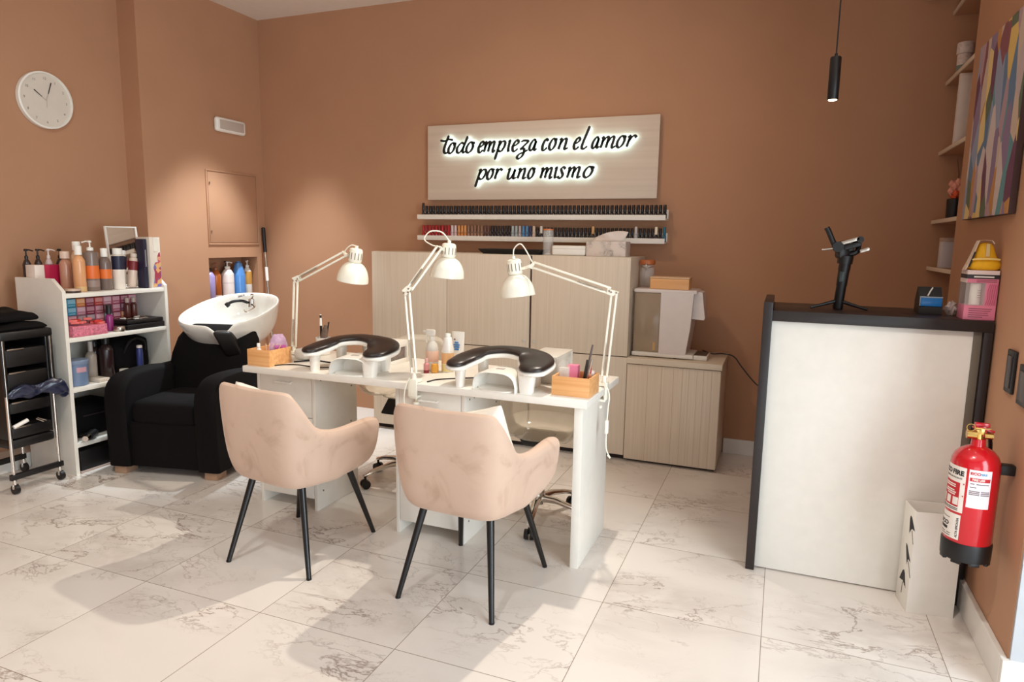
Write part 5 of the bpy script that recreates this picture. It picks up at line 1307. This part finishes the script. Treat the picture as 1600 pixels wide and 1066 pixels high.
bm = bm_new(); box(bm, (.012, .006, .272), (.06, .045, .055), .012, rot=Matrix.Rotation(-.25, 4, 'Y')); fin('camera_body', bm, M_black, t)
bm = bm_new(); tube(bm, [(-.022, 0, .255), (-.04, 0, .29), (-.062, 0, .338), (-.070, 0, .352)], .0115, 10); fin('arm', bm, M_black, t)
bm = bm_new(); tube(bm, [(.02, 0, .235), (.055, .0, .25), (.06, .02, .285), (.045, .03, .30)], .011, 10, 3); fin('roll_arm', bm, M_black, t)
R16 = Matrix.Rotation(math.radians(-18), 4, 'Y')
bm = bm_new(); box(bm, (.026, -.005, .296), (.075, .05, .016), .004, rot=R16 @ Matrix()); 
fin('mount_plate', bm, M_steel, t)
bm = bm_new(); box(bm, (.035, 0, .275), (.07, .055, .022), .006, rot=R16); cyl(bm, (.062, -.03, .302), (.062, .03, .302), .014, seg=16); fin('clamp', bm, M_black, t)
bm = bm_new(); box(bm, (.083, -.012, .258), (.04, .03, .016), .004, rot=R16); fin('screen', bm, M_steel, t)
bm = bm_new(); cyl(bm, (-.082, -.01, .256), (-.04, -.01, .262), .0045, seg=10); fin('knob', bm, M_steel, t)

t = thing('card_reader', 'black card reader with blue screen on the counter near the alcove', 'card reader', (.578, 3.275, KZ))
bm = bm_new(); prism(bm, [(-.055, 0), (.055, 0), (.055, .055), (.02, .11), (-.0, .11), (-.055, .03)], -.042, .042, Matrix(((0, 0, 1, 0), (1, 0, 0, 0), (0, 1, 0, 0), (0, 0, 0, 1)))); fin('body', bm, M_black, t)
bm = bm_new(); b3(bm, -.038, .038, -.060, -.052, .034, .068, .002); fin('screen', bm, mat('blue_panel', rgb(20, 96, 150), .3, emit=rgb(16, 84, 140), es=.35), t)
bm = bm_new(); b3(bm, -.040, .040, -.058, -.051, .0685, .0735, .001); b3(bm, -.0415, -.0385, -.058, -.051, .034, .0735, .001); fin('screen_edge', bm, mat('pale_edge', rgb(170, 180, 190), .4), t)
bm = bm_new(); tube(bm, [(-.01, -.03, .075), (0, -.02, .095), (.008, -.012, .108)], .003, 8); fin('stylus', bm, M_plas, t)
bm = bm_new(); bmesh.ops.create_icosphere(bm, subdivisions=3, radius=.03)
for v in bm.verts:
    f = 1+.28*math.sin(v.co.x*190+1)*math.cos(v.co.y*150+v.co.z*170)
    v.co = Vector((v.co.x*.7*f, v.co.y*.8*f, max(-.026, v.co.z*.95*f)))
one('crumpled_wrap', bm, mat('clear_wrap', rgb(206, 184, 176), .15, alpha=.7, var=.3, scale=60), 'crumpled clear wrapping between the card reader and the pink box', 'wrapping', (.655, 3.24, KZ+.0265))
t = thing('pink_gift_box', 'pink cosmetics box with window showing a white tube, right end of the counter', 'box', (.714, 3.122, KZ))
w, h = .052, .19
M_pk = mat('pink_carton', rgb(214, 120, 142), .45, var=.03); M_pkw = mat('pale_carton_band', rgb(226, 204, 196), .5)
for a in ((-w, w, -.05, .05, 0, .056), (-w, w, -.05, .05, .142, .158), (.012, w, -.05, .05, .056, .142)):
    bm = bm_new(); b3(bm, *a, .001); fin('carton', bm, M_pk, t)
bm = bm_new(); b3(bm, -w-.0005, w+.0005, -.0505, .0505, .158, .174, .001); fin('black_band', bm, mat('charcoal_print', rgb(50, 44, 46), .5), t)
bm = bm_new(); b3(bm, -w, w, -.05, .05, .174, h, .001); fin('lid', bm, M_pkw, t)
bm = bm_new(); b3(bm, -w-.0006, -w+.001, -.05, .05, .142, .158); fin('side_band', bm, M_pkw, t)
bm = bm_new(); lathe(bm, [(.017, 0), (.018, .002), (.018, .078), (.016, .083), (.001, .084)], 20, at(-.016, -.026, .057)); fin('white_tube', bm, M_plas, t)
bm = bm_new()
for k in range(4): b3(bm, -.012, .0, -.0452, -.0442, .085+k*.009, .0865+k*.009)
fin('tube_print', bm, M_ink, t, flat=True)
bm = bm_new(); b3(bm, -w, .012, -.0505, -.0495, .056, .142); b3(bm, -w-.0005, -w+.0005, -.05, .05, .056, .142); fin('window', bm, M_glass, t, flat=True)
bm = bm_new(); b3(bm, -w, .012, .044, .05, .056, .142); fin('inner_back', bm, mat('dark_inner', rgb(120, 84, 76), .6), t)
bm = bm_new()
for k in range(5): b3(bm, -.036, (.040, .036, .028, .030, .012)[k], -.0508, -.05, .042-k*.008, .0445-k*.008)
fin('print_lines', bm, mat('plum_print', rgb(120, 60, 76), .5), t, flat=True)
bm = bm_new()
for k in range(2): b3(bm, -.02, .045, -.0508, -.05, .152-k*.006, .154-k*.006)
fin('upper_print', bm, mat('plum_print', rgb(120, 60, 76), .5), t, flat=True)
bm = bm_new(); b3(bm, -.03, .035, -.0512, -.0506, .163, .168); fin('band_print', bm, M_paper, t, flat=True)
bm = bm_new()
for k in range(5):
    pts = [(.016+.007*k, -.0505, .06), (.022+.006*k, -.0505, .085), (.020+.007*k, -.0505, .11), (.026+.006*k, -.0505, .138)]
    tube(bm, pts, .0015, 6, 4)
fin('leaf_print', bm, mat('deep_pink_print', rgb(190, 84, 112), .5), t)
t = thing('yellow_toy_pack', 'bell shaped yellow plush item in a pale cardboard carrier on the pink box', 'toy', (.714, 3.122, KZ+.1905))
M_yel = mat('yellow_plush', rgb(236, 176, 14), .7, var=.06, scale=60, bump=.2)
R = []
for z, wx, wy in ((.0, .046, .034), (.006, .054, .040), (.022, .057, .042), (.036, .050, .037), (.05, .040, .032), (.07, .033, .027), (.09, .027, .022), (.102, .018, .015), (.106, .006, .006)):
    R.append([Vector((.006+wx*math.copysign(abs(math.cos(a))**.7, math.cos(a)), wy*math.copysign(abs(math.sin(a))**.7, math.sin(a)), z)) for a in [2*PI*j/28 for j in range(28)]])
bm = bm_new(); rings(bm, R); fin('body', bm, M_yel, t)
bm = bm_new(); tube(bm, [(-.040, -.038, .040), (-.02, -.0435, .043), (.006, -.0445, .044), (.03, -.0425, .043), (.05, -.034, .041)], .004, 8, 3); fin('pale_trim', bm, mat('pale_yellow_trim', rgb(240, 206, 120), .7), t)
bm = bm_new(); R = []
for p in ((-.058, -.03, .0), (-.046, -.03, .03), (-.036, -.027, .06), (-.026, -.022, .095), (-.02, -.018, .112), (.0, -.016, .1145), (.022, -.016, .112), (.03, -.016, .10)):
    R.append([Vector((p[0]-.0012, p[1]-.009, p[2])), Vector((p[0]+.0012, p[1]-.010, p[2]+.001)), Vector((p[0]+.0012, .014, p[2]+.001)), Vector((p[0]-.0012, .014, p[2]))])
rings(bm, R); fin('carrier', bm, mat('carrier_card', rgb(224, 200, 180), .55), t)
bm = bm_new(); prism(bm, [(-.052, .012), (-.046, .012), (-.030, .07), (-.036, .07)], -.0415, -.040, Matrix(((1, 0, 0, 0), (0, 0, 1, 0), (0, 1, 0, 0), (0, 0, 0, 1)))); fin('carrier_print', bm, M_ink, t, flat=True)
bm = bm_new(); prism(bm, [(.002, .052), (.016, .052), (.013, .10), (.003, .10)], -.0365, -.022, Matrix(((1, 0, 0, 0), (0, 0, 1, 0), (0, 1, 0, 0), (0, 0, 0, 1)))); fin('silver_stripe', bm, mat('silver_stripe', rgb(214, 186, 130), .4), t)

# ---------------------------------------------------------------- umbrella stand
t = thing('umbrella_stand', 'square white metal umbrella stand with black leaf cut-outs before the counter', 'umbrella stand', (.55, 2.916, 0), math.radians(8))
w, d, h = .168, .13, .42
for a in ((0, w, 0, .003), (0, w, d-.003, d), (0, .003, .003, d-.003), (w-.003, w, .003, d-.003)):
    bm = bm_new(); b3(bm, a[0], a[1], a[2], a[3], 0, h, .0008); fin('side_wall', bm, M_white, t)
bm = bm_new(); b3(bm, .003, w-.003, .003, d-.003, .004, .008); fin('floor', bm, M_white, t)
MS = Matrix(((0, 0, -1, 0), (-1, 0, 0, d), (0, 1, 0, 0), (0, 0, 0, 1)))   # prism (x,y)->(-y,z) on the left wall
def cut(poly):
    bm = bm_new(); prism(bm, poly, -.0002, .0012, MS); fin('cut_out', bm, M_ink, t, flat=True)
# three small umbrellas punched out of the sheet: canopy gores and a shaft
def motif(cx, cz, ang, w, h, n):
    ca, sa = math.cos(ang), math.sin(ang)
    def T(x, z): return (cx+x*ca-z*sa, cz+x*sa+z*ca)
    for k in range(n):
        u0, u1 = (k+.08)/n, (k+.86)/n
        def rim(u): return (w*(u-.5), -h*(.80+.20*abs(2*u-1)))
        def top(u): return (w*.34*(u-.5), -h*.16*abs(2*u-1))
        mid = (u0+u1)/2
        cut([T(*top(u0)), T(*top(u1)), T(*rim(u1)), T(rim(mid)[0], rim(mid)[1]+h*.07), T(*rim(u0))])
    cut([T(-.0012, -h*.9), T(.0012, -h*.9), T(.0012, -h*1.7), T(-.0012, -h*1.7)])
motif(.078, .385, math.radians(28), .066, .066, 5)
motif(.062, .262, math.radians(34), .044, .080, 4)
motif(.066, .150, math.radians(-4), .078, .060, 6)

# ---------------------------------------------------------------- fire extinguisher
EX, EY, EZ, ER = .660, 2.66, .368, .085
t = thing('fire_extinguisher', 'red fire extinguisher with black base and white labels hung on the right wall', 'fire extinguisher', (EX, EY, EZ)); t.scale = (.86, .86, .88)
bm = bm_new(); lathe(bm, [(ER-.003, .07), (ER, .075), (ER, .385), (ER*.97, .405), (ER*.86, .428), (ER*.66, .446), (ER*.42, .457), (.026, .462), (.024, .49), (.001, .491)], 48); fin('cylinder', bm, M_red, t)
bm = bm_new(); lathe(bm, [(ER*.93, .008), (ER+.002, .012), (ER+.0035, .075), (ER+.001, .083), (ER-.004, .083)], 48); bs = fin('base_cup', bm, M_black, t)
for k in range(8):
    a = k*PI/4+.2; bm = bm_new(); box(bm, ((ER-.006)*math.cos(a), (ER-.006)*math.sin(a), .006), (.014, .034, .012), .002, rot=a); fin('base_foot', bm, M_black, bs)
bm = bm_new(); cyl(bm, (0, 0, .488), (0, 0, .515), .016, .014, 16); box(bm, (0, 0, .52), (.034, .03, .026), .005); fin('valve', bm, M_brass, t)
bm = bm_new(); box(bm, (.006, 0, .545), (.05, .022, .016), .003); box(bm, (.012, 0, .528), (.075, .018, .008), .002, rot=Matrix.Rotation(.15, 4, 'Y')); b3(bm, -.012, .022, -.011, .011, .50, .545, .003); fin('lever', bm, M_red, t)
bm = bm_new(); cyl(bm, (-.045, -.012, .507), (-.012, -.012, .507), .017, .017, 18); fin('gauge', bm, M_brass, t)
bm = bm_new(); cyl(bm, (.016, -.006, .505), (.045, -.006, .505), .012, .012, 14); fin('hose_coupling', bm, M_brass, t)
bm = bm_new(); tube(bm, [(-.035+.014*math.cos(2*PI*i/16), -.02, .535+.014*math.sin(2*PI*i/16)) for i in range(16)], .0018, 6, 0, True); tube(bm, [(-.02, -.02, .535), (.035, -.014, .533)], .0018, 6); fin('safety_pin', bm, M_brass, t)
bm = bm_new(); tube(bm, [(.02, .012, .505), (.045, .055, .50), (.062, .082, .45), (.064, .084, .38), (.064, .084, .30)], .008, 10, 5); fin('hose', bm, M_black, t)
bm = bm_new(); b3(bm, .08, (XR-EX)/.86-.001, -.02, .02, .36, .40, .004); fin('wall_bracket', bm, M_black, t)
# labels wrapped round the cylinder; arc measured from the -Y direction, positive to the photo right
def wrap(rad, off, a0, M2=None):
    def f(c):
        a = a0 + c.x/rad
        r = rad+off+c.z
        return Vector((r*math.sin(a), -r*math.cos(a), c.y))
    return f
def patch(name, a0, a1, z0, z1, m, off=.0006):
    bm = bm_new(); R = []
    n = 14
    for i in range(n+1):
        a = a0+(a1-a0)*i/n
        R.append([Vector(((ER+o)*math.sin(a), -(ER+o)*math.cos(a), z)) for o, z in ((.0001, z0), (off, z0), (off, z1), (.0001, z1))])
    rings(bm, R); return fin(name, bm, m, t, flat=False)
def words(par, s, size, a0, z, m, off=.001, wx=1.0, bold=0, vert=False):
    if vert:
        f0 = wrap(ER, off, a0)
        bm = text_bm(s, size, None, .0002, bold, lambda c: f0(Vector((-c.y, z+c.x, c.z))))
    else:
        f0 = wrap(ER, off, a0)
        bm = text_bm(s, size, None, .0002, bold, lambda c: f0(Vector((c.x*wx, z+c.y, c.z))))
    return fin('lettering', bm, m, par, flat=True)
RR = lambda a: math.radians(a-21)
ab = RR(-14)         # camera looks from the left of the extinguisher's own front
l = patch('front_label', RR(-95), RR(-10), .205, .385, M_paper)
words(l, 'FIRE', .026, RR(-47), .352, M_ink, .0012, 1.0, .0011); words(l, 'ECO', .026, RR(-86), .352, M_ink, .0012, 1.0, .0011)
words(l, 'EXTINTOR EFICIENTE', .0085, RR(-74), .336, M_ink, .0012)
patch('red_block', RR(-92), RR(-22), .225, .322, M_redink, .0010)
def line(par, a, length, z, h, m, off=.0014):
    o = patch('print_line', RR(a), RR(a)+length/ER, z, z+h, m, off); o.parent = par
for a, ln, zz in ((-74, .060, .308), (-78, .066, .300), (-66, .045, .285), (-70, .058, .277), (-60, .04, .269)): line(l, a, ln, zz, .0045, M_paper)
for a in (-84, -60, -38): patch('pictogram', RR(a), RR(a+15), .232, .262, M_paper, .0014)
for zz in (.217, .211): line(l, -80, .086, zz, .0026, M_ink)
for a in (RR(-14.5),):
    for zz in (.318, .27): patch('red_dot', a, a+.05, zz, zz+.005, M_redink, .0013)
l = patch('service_label', RR(-4), RR(48), .235, .385, mat('label_bluish', rgb(232, 222, 224), .5))
words(l, 'ECO', .014, RR(-1), .366, M_redink, .0012, 1.2, .0006); words(l, 'FIRE', .012, RR(20), .366, mat('blue_ink', rgb(90, 150, 190), .5), .0012, 1.1, .0004)
patch('red_strip', RR(-1), RR(45), .340, .354, M_redink, .0010)
words(l, 'FIRE USE', .011, RR(4), .3435, M_paper, .0013, 1.0, .0003)
G_ink = mat('grey_ink', rgb(120, 104, 104), .6)
for a, ln, zz in ((1, .013, .3285), (14, .042, .3285), (1, .02, .315), (0, .034, .300), (26, .030, .300), (0, .034, .2935), (26, .030, .2935), (0, .034, .287), (26, .030, .287)): line(l, a, ln, zz, .0036, G_ink)
l = patch('lower_label', RR(-95), RR(-12), .095, .195, M_paper)
words(l, 'ECO', .022, RR(-78), .142, M_ink, .0012, 1.2, .001)
line(l, -77, .046, .124, .011, M_ink)
for a, ln, zz in ((-74, .03, .110), (-48, .02, .110), (-70, .052, .1015), (-88, .07, .172)): line(l, a, ln, zz, .0028, G_ink)
words(l, 'ALTA EFICACIA', .0115, RR(-16), .103, M_ink, .0012, 1, .0003, True)
# ---------------------------------------------------------------- light
def area(name, loc, target, sx, sy, power, colr):
    L = bpy.data.lights.new(name, 'AREA'); L.shape = 'RECTANGLE'; L.size = sx; L.size_y = sy; L.energy = power; L.color = colr
    o = bpy.data.objects.new(name, L); COL.objects.link(o); o.location = loc
    o.rotation_euler = (Vector(target)-Vector(loc)).to_track_quat('-Z', 'Y').to_euler(); return o
def spot(name, loc, target, power, ang, blend, rad, colr):
    L = bpy.data.lights.new(name, 'SPOT'); L.energy = power; L.spot_size = math.radians(ang); L.spot_blend = blend; L.shadow_soft_size = rad; L.color = colr
    o = bpy.data.objects.new(name, L); COL.objects.link(o); o.location = loc
    o.rotation_euler = (Vector(target)-Vector(loc)).to_track_quat('-Z', 'Y').to_euler(); return o
WARM = (1.0, .80, .62)
area('shopfront_daylight', (-1.2, -1.9, 1.5), (-1.6, 4, 1.1), 5.5, 2.6, 30, (1.0, .90, .88))
area('side_daylight', (2.35, .6, 1.4), (-1.5, 2.6, .8), 2.2, 2.4, 158, (.80, .92, 1.0))
spot('desk_spot', (-.90, 3.65, 3.14), (-2.15, 1.75, 0), 205, 92, .75, .03, (1.0, .91, .78))
spot('counter_spot', (.42, 2.62, 3.2), (.2, 3.0, .6), 4, 95, .6, .05, (1.0, .9, .8))
spot('basin_spot', (-3.55, 4.25, 3.2), (-3.75, 4.0, 0), 360, 56, .5, .05, (.80, .92, 1.0))
spot('left_wall_fill', (-2.2, 1.2, 3.2), (-3.6, 2.3, .9), 95, 105, .9, .08, (.92, 1.0, .95))  # added fill, aimed to brighten the left wall
spot('back_wall_fill', (-1.7, 2.8, 3.2), (-1.3, 4.79, 1.0), 44, 100, 1.0, .05, (1.0, .80, .6))  # added fill that lifts the cabinet fronts and the back wall
area('low_front_fill', (.35, -.9, .5), (.4, 2.2, 0), 1.6, .8, 13, (.72, .87, 1.0))  # added low cool fill for the umbrella stand and floor nearby
spot('floor_fill', (-1.2, .7, 3.2), (-1.2, 1.7, 0), 62, 100, .9, .08, (.95, 1.0, 1.0))  # added fill, lightens the shaded floor around the tub chairs
spot('right_wall_fill', (-.3, 1.1, 3.1), (.85, 2.75, .75), 120, 34, .9, .08, (1.0, .97, .93))  # added fill for the right wall and that end of the counter
spot('pendant_light', (.148, 3.3, 2.05), (.148, 3.3, 0), 2.5, 90, .6, .015, (1.0, .85, .7))
w = bpy.data.worlds.new('World'); scene.world = w; w.use_nodes = True
bg = w.node_tree.nodes['Background']; bg.inputs['Color'].default_value = (.95, .93, .92, 1); bg.inputs['Strength'].default_value = .03

# ---------------------------------------------------------------- camera
cam = bpy.data.cameras.new('Camera'); co = bpy.data.objects.new('Camera', cam); COL.objects.link(co)
cam.sensor_fit = 'HORIZONTAL'; cam.sensor_width = 36.0; cam.lens = 36.0*1056.5/1600
yaw, pit, rol = -0.37710593, 0.14782633, -0.01657609
f = Vector((math.sin(yaw)*math.cos(pit), math.cos(yaw)*math.cos(pit), -math.sin(pit)))
r = Vector((math.cos(yaw), -math.sin(yaw), 0)); d = f.cross(r)
r2 = r*math.cos(rol)+d*math.sin(rol); d2 = d*math.cos(rol)-r*math.sin(rol)
co.matrix_world = Matrix(((r2.x, -d2.x, -f.x, 0), (r2.y, -d2.y, -f.y, 0), (r2.z, -d2.z, -f.z, 1.44), (0, 0, 0, 1)))
cam.clip_start = .05
scene.camera = co
vs = scene.view_settings
vs.view_transform = 'Standard'; vs.look = 'None'; vs.gamma = 1.0; vs.use_curve_mapping = False; vs.exposure = -0.07
